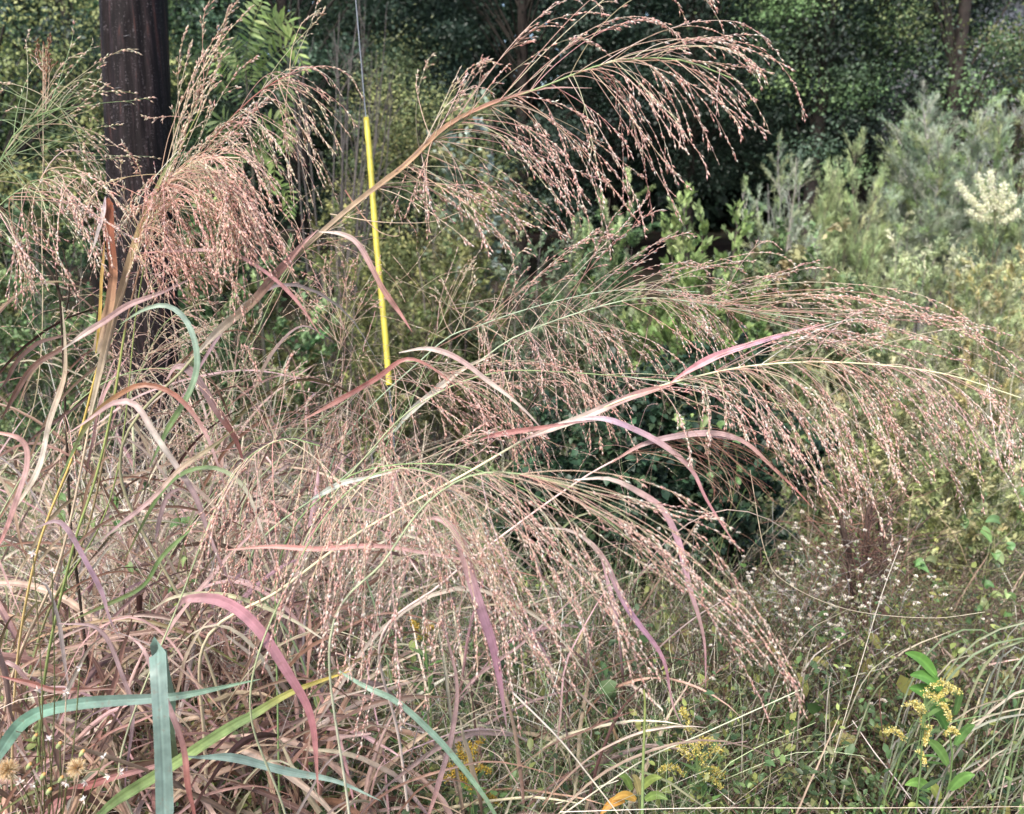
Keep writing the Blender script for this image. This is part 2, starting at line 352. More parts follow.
# ---- E: close, coarse looking, drooping to lower right
RE = (-.25, 1.25)
o = stalk('nearest stalk, its large pink panicle sweeping down towards the white flowered weeds', RE)
culm(o, [(330, 640), (385, 560), (425, 505), (470, 476), (520, 474), (570, 490), (630, 540)], 1.12, RE, .003, .0009, (PALE, LGRN))
mb = MB()
kw = dict(scale=.85, rad=.00055)
spray(mb, (520, 474), [(797, 702), (775, 672), (720, 690)], 9, .2, 1.05, .05, **kw)
spray(mb, (560, 486), [(800, 700), (790, 690)], 5, .14, 1.05, .04, jit=4, **kw)
spray(mb, (490, 474), [(665, 660), (640, 692), (610, 640), (570, 680)], 22, .24, 1.08, .06, **kw)
spray(mb, (440, 490), [(575, 660), (560, 700), (525, 690), (495, 610)], 20, .24, 1.1, .06, **kw)
spray(mb, (540, 480), [(760, 555), (745, 590), (700, 640)], 8, .12, 1.08, .05, **kw)
spray(mb, (520, 474), [(800, 540), (740, 535), (700, 520)], 6, .05, 1.1, .05, **kw)
mb.build('panicle', M_SEED, o)

# ---- F, G, K ...: the entangled middle
def tangle(label, root, cpts, Y, sprays, cols=(STRAW, LGRN), r=.0028, seeds=SEED):
    o = stalk(label, root); culm(o, cpts, Y, root, r, .0008, cols); mb = MB()
    for sp in sprays:
        sp = list(sp); kw = sp[4] if len(sp) > 4 else {}
        kw = dict(dict(cols=seeds), **kw); spray(mb, sp[0], sp[1], sp[2], sp[3], Y, **kw)
    mb.build('panicle', M_SEED, o); return o
tangle('stalk bowed left to right just under the guard tube with a fuzzy pink panicle', (-.45, 1.9), [(240, 520), (300, 440), (350, 398), (402, 362), (440, 372), (490, 400)], 1.7,
       [((402, 362), [(470, 405), (500, 430), (522, 462), (440, 450)], 24, .22), ((370, 385), [(350, 500), (400, 520), (440, 500)], 20, .22), ((350, 398), [(300, 480), (330, 520)], 14, .24), ((430, 366), [(560, 400), (590, 385), (520, 390)], 12, .1)], seeds=SEEDR)
tangle('stalk whose panicle hangs in straight beaded rows before the broad mauve leaf', (-.35, 1.35), [(250, 700), (300, 560), (350, 490), (400, 468), (440, 475)], 1.2,
       [((400, 470), [(345, 690), (368, 745), (420, 705), (470, 690)], 26, .2), ((350, 490), [(270, 640), (310, 700), (330, 650)], 16, .22), ((440, 475), [(520, 640), (500, 700), (545, 720)], 14, .22), ((400, 468), [(500, 545), (470, 590)], 10, .2)])
tangle('green stemmed stalk running level across the centre with loose pink side branches', (-.5, 1.6), [(280, 560), (330, 490), (380, 467), (450, 465), (505, 480), (560, 510)], 1.45,
       [((380, 467), [(400, 560), (440, 580), (470, 560)], 13, .2), ((450, 465), [(520, 560), (560, 580), (585, 560)], 11, .2), ((340, 485), [(300, 560), (330, 600), (360, 590)], 9, .22), ((420, 465), [(480, 420), (540, 430), (430, 410)], 10, .1)], cols=(LGRN, LGRN))
tangle('stalk with a salmon pink panicle drooping left of the hanging beaded rows', (-.7, 1.45), [(120, 760), (180, 600), (230, 480), (280, 440), (320, 446)], 1.35,
       [((280, 440), [(205, 600), (240, 640), (280, 620)], 18, .24), ((250, 460), [(190, 540), (210, 590)], 14, .2), ((320, 446), [(330, 600), (360, 560), (300, 640)], 10, .22), ((270, 440), [(330, 380), (250, 370), (300, 360)], 8, .04, dict(start=.5))], seeds=SEEDR)
tangle('airy straw coloured stalk spread like a star below the leaning bare culm', (-.8, 2.3), [(200, 480), (250, 350), (290, 262), (310, 250)], 2.05,
       [((293, 258), [(220, 210), (300, 200), (370, 230), (360, 300), (330, 340), (250, 340), (215, 290)], 24, .03, dict(start=.6, dens=.5))], seeds=SEEDP)
tangle('airy stalk standing behind the guard tube with thin pale branchlets', (-.2, 2.6), [(340, 560), (390, 460), (430, 350), (450, 300)], 2.3,
       [((440, 330), [(380, 260), (420, 240), (460, 262), (510, 290), (520, 340)], 20, .03, dict(start=.5, dens=.5)), ((415, 390), [(350, 330), (370, 420), (470, 420)], 12, .05, dict(start=.5, dens=.5))], seeds=SEEDP)
tangle('straw coloured stalk open like a fan over the low dry grass left of centre', (-.75, 2.1), [(150, 600), (230, 470), (268, 430)], 1.85,
       [((268, 430), [(215, 370), (260, 345), (330, 360), (350, 420), (330, 470)], 24, .05, dict(start=.45)), ((255, 445), [(200, 420), (190, 480), (240, 520)], 14, .14)], seeds=SEEDP)
tangle('short pink stalk arching over the seeded tangle between guard tube and dark bush', (-.3, 1.9), [(300, 560), (380, 440), (440, 392), (500, 372), (560, 372), (640, 378), (690, 384)], 1.62,
       [((470, 380), [(500, 450), (540, 470), (575, 450)], 20, .2), ((540, 372), [(590, 440), (625, 452), (650, 430)], 16, .18), ((600, 372), [(690, 386), (760, 388), (800, 392)], 8, .06)], seeds=SEEDR)

# ---- G: salmon plume before the pole and its neighbours on the left
RG = (-1.25, 1.75)
o = stalk('stalk with the dense salmon pink plume nodding in front of the dark pole', RG)
culm(o, [(60, 560), (95, 400), (122, 300), (138, 245), (160, 190), (200, 160), (240, 158)], 1.5, RG, .0042, .0012, (TAN, TAN))
leaf(o, [(88, 430), (105, 350), (122, 290), (140, 235), (165, 170), (180, 150)], 1.495, 11, [STRAW, TAN, c(206, 170, 120), LGRN], name='leaf_sheath', fold=.7, taper=.7)
leaf(o, [(96, 350), (108, 310), (113, 270), (112, 230), (106, 197)], 1.48, 12, [TAN, c(200, 150, 110), c(176, 100, 70), c(170, 92, 62)], taper=1.0, grow=.05, label='rust brown leaf broken over at its tip')
leaf(o, [(106, 197), (103, 212), (97, 238), (88, 262)], 1.475, 8, [c(226, 200, 204), PALE], taper=.1, name='leaf_tip')
leaf(o, [(95, 352), (100, 310), (103, 270), (104, 240)], 1.47, 4, [GOLD, c(206, 160, 90)])
leaf(o, [(138, 252), (180, 250), (225, 252), (261, 270), (292, 298), (320, 339)], 1.46, 5, [c(160, 90, 84), PINK, c(226, 150, 146), SALMON])
mb = MB()
kw = dict(cols=SEEDR, spread=.012)
spray(mb, (150, 235), [(155, 285), (180, 292), (212, 302), (240, 290)], 64, .34, 1.45, .05, **kw)
spray(mb, (160, 200), [(200, 260), (235, 262), (262, 255), (285, 262)], 70, .38, 1.45, .05, **kw)
spray(mb, (175, 175), [(240, 225), (270, 245), (285, 258), (275, 215)], 50, .32, 1.45, .05, **kw)
spray(mb, (195, 165), [(235, 330), (262, 320), (215, 300)], 16, .3, 1.45, .05, **kw)
spray(mb, (145, 245), [(140, 210), (165, 190), (190, 180)], 30, .12, 1.45, .04, **kw)
mb.build('panicle', M_SEED, o)
RH = (-1.3, 1.95)
o = stalk('stalk with upright feathery panicle and rose brown rachis right of the pole', RH)
culm(o, [(90, 520), (125, 330), (150, 240), (185, 180), (225, 125), (262, 90), (290, 74)], 1.7, RH, .0036, .0012, (LGRN, c(160, 90, 80)))
mb = MB()
spray(mb, (262, 90), [(322, 68), (350, 118), (345, 150), (322, 190), (300, 222)], 34, .3, 1.7, cols=SEEDP)
spray(mb, (225, 125), [(270, 150), (300, 190), (310, 225), (250, 200)], 26, .28, 1.7, cols=SEEDP)
spray(mb, (190, 172), [(262, 96), (240, 110), (285, 74)], 12, .05, 1.7, cols=SEED)
spray(mb, (285, 75), [(326, -12), (316, 5), (338, 12)], 4, .0, 1.7, jit=3, cols=SEEDP, start=.45)
mb.build('panicle', M_SEED, o)
tangle('upright pale stalk whose tips cross the top of the dark pole', (-1.35, 2.0), [(110, 500), (138, 300), (160, 200), (185, 140), (200, 110)], 1.65,
       [((160, 205), [(185, 100), (215, 60), (240, 20), (228, 5)], 18, .02, dict(start=.35)), ((150, 235), [(200, 130), (225, 110), (240, 130)], 12, .1), ((185, 140), [(178, 20), (195, 5), (150, 110)], 6, .02), ((150, 240), [(60, 180), (80, 140), (120, 150)], 12, .08), ((175, 160), [(95, 200), (110, 260), (130, 230)], 12, .2)], cols=(LGRN, YGRN), seeds=SEEDP)
RI = (-1.5, 1.9)
o = stalk('pale green open panicle radiating from its node at the left border', RI)
culm(o, [(-60, 420), (-30, 260), (3, 155), (30, 120), (60, 108)], 1.65, RI, .003, .001, (LGRN, LGRN))
mb = MB()
kw = dict(cols=SEEDP, stemc=[c(170, 190, 140), STRAW], start=.5, dens=.6, jit=14)
spray(mb, (3, 155), [(50, 52), (95, 42), (106, 50), (130, 58), (125, 110), (150, 150), (100, 195), (60, 240), (20, 232)], 34, .04, 1.65, **kw)
spray(mb, (48, 112), [(20, 40), (60, 60), (110, 85), (135, 92), (145, 130), (110, 165), (80, 200)], 30, .1, 1.65, **kw)
spray(mb, (48, 112), [(8, 50), (-20, 60), (-40, 120), (0, 220)], 16, .06, 1.65, **kw)
mb.build('panicle', M_SEED, o)
tangle('pink arching stalk hanging over the bent black twig at far left', (-1.5, 1.8), [(-80, 420), (-40, 260), (0, 205), (45, 178), (85, 178)], 1.55,
       [((45, 178), [(100, 190), (118, 240), (110, 290), (70, 280)], 28, .3), ((0, 205), [(10, 290), (40, 300), (70, 310)], 26, .24), ((20, 190), [(60, 230), (90, 215), (40, 262)], 14, .2)], seeds=SEED)
tangle('small brown headed stalk upright behind the open panicle', (-1.9, 2.3), [(30, 420), (42, 200), (43, 110), (43, 45)], 2.0,
       [((43, 100), [(40, 38), (48, 45)], 14, .0, dict(jit=3, start=.1))], seeds=[c(176, 118, 84), c(196, 150, 120)], cols=(LGRN, TAN))
tangle('straw stalk half hidden low in front of the foot of the pole', (-1.15, 2.4), [(60, 560), (120, 420), (160, 330), (185, 312)], 2.1,
       [((140, 380), [(185, 320), (215, 330), (190, 360), (120, 340)], 18, .08), ((170, 322), [(215, 300), (235, 340), (222, 380)], 14, .15)], seeds=SEEDP)
tangle('thin stalk with sparse seeds arcing low over the dry grass at left', (-1.3, 1.8), [(-60, 640), (20, 480), (80, 400), (140, 370), (200, 372)], 1.6,
       [((80, 400), [(60, 470), (110, 480)], 10, .2, dict(dens=.6)), ((150, 370), [(180, 440), (215, 430), (250, 400)], 16, .2, dict(dens=.6))], seeds=SEEDP)

tangle('wispy straw stalk whose branchlets cross the middle of the dark pole', (-1.5, 2.6), [(20, 520), (90, 380), (140, 300), (165, 285)], 2.3,
       [((150, 295), [(95, 250), (130, 235), (185, 240), (215, 280), (220, 330), (180, 360), (120, 350)], 34, .06, dict(start=.4, dens=.7)), ((110, 345), [(60, 300), (50, 350), (90, 420), (150, 420), (190, 400)], 30, .08, dict(start=.4, dens=.7))], seeds=SEEDP)
tangle('wispy pale stalk spread low between the pole and the leaning bare culm', (-1.0, 2.7), [(160, 560), (210, 430), (240, 360)], 2.4,
       [((235, 370), [(190, 330), (230, 300), (290, 310), (320, 360), (300, 420), (230, 440), (180, 420)], 36, .05, dict(start=.4, dens=.7)), ((215, 420), [(150, 400), (170, 460), (240, 480), (280, 450)], 24, .08, dict(start=.4, dens=.7))], seeds=SEEDP)
tangle('wispy pink stalk spread between the leaning bare culm and the guard tube', (-.7, 2.7), [(280, 540), (320, 420), (345, 330)], 2.4,
       [((340, 345), [(290, 320), (300, 270), (350, 250), (400, 290), (420, 350), (390, 400), (320, 410)], 36, .05, dict(start=.4, dens=.7)), ((325, 400), [(270, 390), (290, 450), (360, 460), (400, 430)], 22, .1, dict(start=.4, dens=.7))], seeds=SEEDR)
# ------------------------------------------------------------------ grass clumps with their named leaves
def clump(name, loc, label): return thing(name, root3(*loc), label, 'grass clump', 'coarse grass clumps along the verge')
BG = c(122, 150, 138)
c1 = clump('grass_clump', (-.75, 1.35), 'near clump with broad blue green blades crossing at the lower left corner')
leaf(c1, [(172, 760, .25), (166, 690, .12), (158, 645), (158, 680, -.05), (161, 740, -.08), (166, 830, -.1)], 1.2, 24, [LGRN, c(120, 160, 130), c(134, 176, 156), BG, BG], taper=1.0, grow=.01, label='broad blue green blade folded over and hanging straight down', fold=.12)
leaf(c1, [(-30, 800), (0, 752), (35, 716), (90, 700), (180, 692), (262, 678)], 1.28, 19, [BG, c(120, 170, 140), BG, c(130, 170, 130)], taper=.55)
leaf(c1, [(80, 840), (110, 805), (160, 771), (220, 734), (290, 694), (352, 668)], 1.3, 17, [LGRN, c(150, 180, 100), c(140, 168, 96), GOLD], taper=.6)
leaf(c1, [(186, 757), (210, 757), (250, 762), (300, 772), (342, 784), (380, 800)], 1.27, 13, [BG, BG, c(150, 180, 160)], taper=.5)
leaf(c1, [(338, 668, .06), (350, 677, .03), (372, 690), (400, 705), (440, 745), (490, 805), (520, 860)], 1.25, 9, [c(150, 180, 150), c(140, 176, 150), LGRN], taper=.6)
leaf(c1, [(182, 606, .05), (188, 597), (222, 601), (258, 632), (297, 690), (315, 735), (318, 800)], 1.2, 16, [PINK, c(210, 140, 150), c(190, 128, 140), c(196, 120, 124), SALMON], taper=.5, label='broad pink arching blade')
leaf(c1, [(128, 636, .03), (145, 650), (162, 690), (178, 740), (190, 800), (196, 850)], 1.24, 9, [PINK, MAUVE, c(180, 110, 100), c(160, 90, 84)], taper=.7)
leaf(c1, [(20, 860), (60, 800), (100, 782), (150, 768), (200, 750)], 1.32, 13, [MAUVE, c(176, 100, 92), PINK], taper=.5)
leaf(c1, [(150, 610), (180, 596), (230, 594), (290, 620), (340, 650)], 1.45, 6, [STRAW, c(206, 204, 150), PALE], taper=.6)
leaf(c1, [(60, 620), (100, 630), (128, 690), (130, 740), (124, 800)], 1.36, 7, [MAUVE, MAUVE, c(110, 84, 98)], taper=.6)
leaf(c1, [(0, 676), (60, 690), (120, 688)], 1.4, 8, [c(170, 96, 84), BROWN], taper=.6)
leaf(c1, [(70, 620), (135, 592), (160, 560), (200, 520)], 1.5, 6, [OLIVE, GRN, LGRN], taper=.8)
c2 = clump('grass_clump', (-1.1, 1.65), 'reddening clump left of the pole with tall arching mauve and tan blades')
leaf(c2, [(60, 520), (100, 440), (148, 466, -.02), (168, 428), (189, 394), (198, 356), (189, 325), (168, 308), (144, 310), (118, 324)][2:], 1.45, 8, [GRN, LGRN, c(150, 180, 150), c(180, 206, 184), c(150, 170, 120)], taper=.7, label='pale green blade curled into a hook')
leaf(c2, [(60, 480), (93, 416), (127, 390), (151, 386), (179, 398), (206, 429), (222, 470), (228, 500)], 1.42, 7, [LGRN, OLIVE, c(170, 110, 70), c(180, 110, 90), PINK, PINK], taper=.6)
leaf(c2, [(68, 432), (114, 404), (138, 405), (155, 430), (179, 470), (196, 501), (212, 540), (240, 600)], 1.4, 8, [PINK, PINK, PALE, MAUVE, MAUVE, c(170, 120, 128)], taper=.6)
leaf(c2, [(165, 380), (176, 367), (193, 374), (213, 404), (234, 434), (245, 470)], 1.55, 12, [PINK, MAUVE, c(130, 80, 72), c(150, 92, 84)], taper=.6)
leaf(c2, [(62, 350), (90, 328), (125, 306), (160, 293), (200, 276)], 1.46, 8, [PALE, PINK, PINK, MAUVE], taper=.5)
leaf(c2, [(10, 520), (35, 470), (52, 420), (66, 350), (60, 300)], 1.5, 9, [TAN, PALE, TAN, STRAW], taper=.6)
leaf(c2, [(-20, 430), (20, 440), (26, 470), (5, 530), (-10, 560)], 1.4, 8, [SALMON, PINK, c(200, 120, 110)], taper=.7)
leaf(c2, [(36, 528), (58, 522), (80, 548), (100, 590), (120, 640)], 1.36, 8, [MAUVE, c(180, 140, 160), MAUVE], taper=.6)
leaf(c2, [(124, 560), (165, 485), (210, 468), (245, 488), (262, 530), (280, 580)], 1.4, 6, [OLIVE, GRN, LGRN, PALE, PINK], taper=.6)
leaf(c2, [(155, 540), (165, 500), (178, 488), (190, 492)], 1.42, 6, [MAUVE, MAUVE], taper=.5)
leaf(c2, [(0, 420), (28, 372), (60, 350), (100, 330)], 1.6, 8, [DKBR, BROWN, BROWN], taper=.5)
leaf(c2, [(0, 390), (30, 350), (80, 330)], 1.62, 7, [DKBR, BROWN], taper=.5)
leaf(c2, [(20, 450), (80, 400), (110, 350), (135, 330)], 1.6, 5, [DKBR, DKBR], taper=.5)
leaf(c2, [(100, 540), (150, 500), (180, 470), (235, 430)], 1.38, 6, [MAUVE, PINK, TAN, OLIVE], taper=.8)
culm(c2, [(70, 560), (95, 480), (112, 410), (125, 330)], 1.48, (-1.1, 1.7), .004, .002, (LGRN, YGRN))
culm(c2, [(35, 560), (75, 450), (97, 370), (118, 300)], 1.5, (-1.15, 1.7), .003, .002, (TAN, GOLD))
c3 = clump('grass_clump', (-.2, 1.45), 'middle clump with drooping mauve pink blades among the hanging panicles')
leaf(c3, [(425, 522, .02), (436, 520), (455, 536), (472, 585), (489, 632), (503, 695), (508, 730)], 1.18, 15, [PINK, PINK, c(190, 140, 160), c(176, 120, 140), MAUVE], taper=.55, label='broad mauve blade hanging straight')
leaf(c3, [(560, 425), (601, 418), (632, 426), (665, 446), (690, 470), (708, 501), (740, 550)], 1.33, 8, [PALE, c(200, 160, 184), PINK, c(226, 150, 156), SALMON], taper=.4)
leaf(c3, [(575, 480), (612, 478), (645, 493), (664, 508), (679, 540), (690, 590), (704, 640), (706, 690)], 1.3, 9, [PALE, PINK, c(214, 160, 180), PINK, c(216, 150, 160)], taper=.5, label='pink blade arching to the right')
leaf(c3, [(545, 530), (577, 533), (608, 561), (632, 613), (656, 652), (670, 690), (682, 730)], 1.22, 8, [PALE, PINK, c(190, 140, 168), c(210, 146, 160), PINK], taper=.5)
leaf(c3, [(225, 549), (300, 547), (360, 547), (430, 553), (480, 563), (535, 577)], 1.22, 7, [SALMON, c(226, 150, 140), PINK, c(222, 140, 120)], taper=.4)
leaf(c3, [(300, 420), (340, 401), (371, 380), (402, 360), (429, 366), (460, 390)], 1.5, 7, [SALMON, c(150, 84, 76), c(180, 110, 100), SALMON], taper=.5)
leaf(c3, [(400, 352), (429, 349), (456, 357), (488, 380), (515, 402), (550, 440)], 1.5, 7, [PALE, PINK, PALE, PINK], taper=.4)
leaf(c3, [(310, 500), (340, 484), (368, 478), (400, 470)], 1.35, 9, [c(190, 206, 190), PALE], taper=.2)
leaf(c3, [(456, 700, .05), (500, 660), (560, 610), (590, 590)], 1.6, 5, [PINK, MAUVE], taper=.3)
leaf(c3, [(420, 835), (445, 770), (455, 700), (448, 640), (430, 600)], 1.35, 8, [c(190, 130, 120), MAUVE, PINK, MAUVE], taper=.4)
leaf(c3, [(480, 440), (520, 430), (560, 424), (600, 420)], 1.4, 8, [c(180, 110, 104), c(190, 120, 110), MAUVE], taper=.3)
# random filler blades of each clump
def filler(cl, n, xr, yr, Yr, Lr, cols, wr=(4, 9)):
    wr = (wr[0] * .6, wr[1] * .75)
    for i in range(n):
        Y = rng.uniform(*Yr); x = rng.uniform(*xr); y = rng.uniform(*yr); L = rng.uniform(*Lr); a = rng.choice([-1, 1], p=[.35, .65]) * rng.uniform(.3, 1.6); pk = rng.uniform(.3, .9)
        pts = [(x, y), (x + a * L * .25, y - L * .55 * pk), (x + a * L * .55, y - L * .8 * pk), (x + a * L * .85, y - L * .62 * pk), (x + a * L * 1.05, y - L * .2 * pk)]
        k = rng.integers(3, 6); b = pick(cols, 2, var=.16)
        leaf(cl, pts[:k], Y, rng.uniform(*wr) * 1.4 / Y, [b[0], b[1]], twist=rng.normal(0, .9), taper=rng.uniform(.3, .7), K=16)
DRY = [BROWN, MAUVE, TAN, c(156, 110, 88), c(134, 100, 80), c(172, 130, 104), PINK, GREY, c(120, 84, 66), STRAW]
filler(c1, 70, (-40, 330), (640, 860), (1.35, 1.75), (90, 230), DRY + [OLIVE], (4, 9))
filler(c2, 84, (-60, 260), (380, 640), (1.6, 2.2), (90, 230), DRY + [OLIVE, DKBR], (4, 9))
filler(c3, 60, (200, 620), (560, 840), (1.45, 2.0), (80, 200), DRY + [LGRN, STRAW], (2.5, 6))
c4 = clump('grass_clump', (1.15, 1.95), 'green and straw narrow bladed clump at the lower right corner')
for i in range(75):
    x = rng.uniform(930, 1130); y = rng.uniform(800, 880); dx = rng.uniform(20, 150); h = rng.uniform(60, 210)
    leaf(c4, [(x - 60, y), (x - 60 + dx * .3, y - h * .5), (x - 60 + dx * .75, y - h * .9), (x - 60 + dx * 1.4, y - h * 1.02), (x - 60 + dx * 2, y - h * .9)][:rng.integers(3, 6)], rng.uniform(1.6, 2.1), rng.uniform(1.5, 3.6), pick([LGRN, STRAW, c(176, 190, 150), GREY, GRN], 2, var=.1), twist=rng.normal(0, .5), K=14)
c5 = clump('grass_clump', (.65, 2.1), 'upright straw clump with thin pale stems between goldenrods at lower right')
for i in range(30):
    x = rng.uniform(740, 850); y = rng.uniform(800, 850); dx = rng.normal(25, 50); h = rng.uniform(60, 210)
    leaf(c5, [(x, y), (x + dx * .3, y - h * .5), (x + dx * .7, y - h * .85), (x + dx * 1.3, y - h)], rng.uniform(1.8, 2.2), rng.uniform(1.3, 2.8), pick([LGRN, STRAW, STRAW, PALE, GREY, GRN], 2, var=.1), twist=rng.normal(0, .5), K=14)

# ------------------------------------------------------------------ pole and guy wire
pA, pB = P(133, 0, 4.3), P(147, 350, 4.15)
d = (pA - pB) / (pA[2] - pB[2])
base = pB + d * (float(gz(pB[0], pB[1])) - .15 - pB[2]); top = pB + d * (7.5 - pB[2])
po = thing('utility_pole', (base[0], base[1], float(gz(base[0], base[1]))), 'dark creosoted wooden pole standing behind the pink plumes at left', 'utility pole')
K = 260; path = base + (top - base) * np.linspace(0, 1, K)[:, None]; mb = MB(); sides = 48
th = np.arange(sides) / sides * 2 * np.pi
h = np.linspace(0, 1, K)[:, None] * 8
r = .152 - .003 * h + .0022 * np.sin(7 * th + .9 * np.sin(h * 1.3)) + .0015 * np.sin(17 * th + h * .6) + rng.normal(0, .0007, (K, sides))
for a0, z0, z1, dp in [(4.2, 2.0, 3.4, .012), (5.0, 1.2, 2.9, .009), (4.7, .5, 2.2, .01), (3.7, 1.6, 3.2, .007), (5.4, 2.4, 4.5, .009), (4.5, 3.2, 5, .01)]:
    r = r - dp * np.exp(-((th - a0 - .02 * np.sin(h * 4)) / .05) ** 2) * ((h > z0) & (h < z1))
v = path[:, None] + np.stack([np.cos(th) * r, np.sin(th) * r, 0 * r], -1)
idx = np.arange(K * sides).reshape(K, sides); nx = np.roll(idx, -1, 1)
mb.add(v, q=np.stack([idx[:-1], nx[:-1], nx[1:], idx[1:]], -1), col=c(60, 40, 38))
mp = bpy.data.materials.new('creosote_wood'); mp.use_nodes = True; nt = mp.node_tree; N = nt.nodes; Lk = nt.links; bs = N['Principled BSDF']
tc = N.new('ShaderNodeNewGeometry'); mpn = N.new('ShaderNodeMapping'); mpn.inputs['Scale'].default_value = (34, 34, 1.3); Lk.new(tc.outputs['Position'], mpn.inputs[0])
n1 = N.new('ShaderNodeTexNoise'); n1.inputs['Scale'].default_value = 1.6; n1.inputs['Detail'].default_value = 7; Lk.new(mpn.outputs[0], n1.inputs['Vector'])
cr = N.new('ShaderNodeValToRGB'); e = cr.color_ramp.elements
e[0].position = .3; e[0].color = (*c(14, 9, 9), 1); e[1].position = .72; e[1].color = (*c(70, 38, 30), 1)
x = e.new(.5); x.color = (*c(26, 17, 17), 1); x = e.new(.62); x.color = (*c(40, 29, 31), 1); Lk.new(n1.outputs['Fac'], cr.inputs[0])
v1 = N.new('ShaderNodeTexNoise'); v1.inputs['Scale'].default_value = 170; v1.inputs['Detail'].default_value = 2; Lk.new(tc.outputs['Position'], v1.inputs['Vector'])
n3 = N.new('ShaderNodeTexNoise'); n3.inputs['Scale'].default_value = 3.0; Lk.new(mpn.outputs[0], n3.inputs['Vector'])
mr = N.new('ShaderNodeMapRange'); mr.inputs[1].default_value = .58; mr.inputs[2].default_value = .64; Lk.new(v1.outputs['Fac'], mr.inputs[0])
mr2 = N.new('ShaderNodeMapRange'); mr2.inputs[1].default_value = .5; mr2.inputs[2].default_value = .6; Lk.new(n3.outputs['Fac'], mr2.inputs[0])
mu = N.new('ShaderNodeMath'); mu.operation = 'MULTIPLY'; Lk.new(mr.outputs[0], mu.inputs[0]); Lk.new(mr2.outputs[0], mu.inputs[1])
mx = N.new('ShaderNodeMix'); mx.data_type = 'RGBA'; Lk.new(mu.outputs[0], mx.inputs['Factor']); Lk.new(cr.outputs[0], mx.inputs['A']); mx.inputs['B'].default_value = (*c(90, 80, 82), 1)
Lk.new(mx.outputs['Result'], bs.inputs['Base Color']); bs.inputs['Roughness'].default_value = .62; bs.inputs['Specular IOR Level'].default_value = .15
bp = N.new('ShaderNodeBump'); bp.inputs['Strength'].default_value = 1.0; bp.inputs['Distance'].default_value = .006; Lk.new(n1.outputs['Fac'], bp.inputs['Height']); Lk.new(bp.outputs[0], bs.inputs['Normal'])
mb.build('shaft', mp, po)
mb = MB(); zz = P(150, 60, 4.3)[2]
for k_ in range(7):
    t_ = 4.45 + .09 * k_ % .5; cz_ = zz + .12 * ((k_ * 37) % 11 - 4) * .6; ax = base + (top - base) * ((cz_ - base[2]) / (top[2] - base[2])); q_ = ax + np.array([math.cos(t_), math.sin(t_), 0]) * .15; n_ = np.array([math.cos(t_), math.sin(t_), 0]); tubes(mb, np.array([q_ - n_ * .01, q_ + n_ * .008, q_ + n_ * .01 + [.012, 0, .004], q_ + n_ * .009 + [.024, 0, .006], q_ - n_ * .01 + [.024, 0, .006]])[None], .0014, c(120, 116, 118), 5)
st_ = mb.build('staples', M_CABLE, po)

gt, gb = P(366, 118, 3.35), P(388, 372, 3.0); dd = gt - gb
zb = float(gz(gb[0], gb[1])); anchor = gb + dd / dd[2] * (zb + .1 - gb[2])
guy = thing('guy_wire', (anchor[0], anchor[1], zb), 'steel guy wire sleeved in a bright yellow plastic guard tube', 'guy wire')
mb = MB(); hi = gt + dd / dd[2] * 3.2
K = 120; p = anchor + (hi - anchor) * np.linspace(0, 1, K)[:, None]
tubes(mb, p[None], np.full((1, K), .0026), c(84, 90, 98), 8); mb.build('strand', M_CABLE, guy)
mb = MB(); K = 50; lo = gb + (gb - gt) * .05; p = lo + (gt - lo) * np.linspace(0, 1, K)[:, None]; p = p + np.array([0.0015, 0, 0]) * np.sin(np.linspace(0, 9, K))[:, None]
rr = np.full((1, K), .0108); rr[0, -1] = .0096; tubes(mb, p[None], rr, c(190, 174, 40), 20, cap=True); mb.build('guard_tube', M_YEL, guy)
mb = MB(); p = anchor + np.array([0, 0, -.12]) + (dd / np.linalg.norm(dd)) * np.linspace(0, .35, 8)[:, None]
tubes(mb, p[None], np.full((1, 8), .011), c(96, 80, 70), 10, cap=True); mb.build('anchor_rod', M_CABLE, guy)

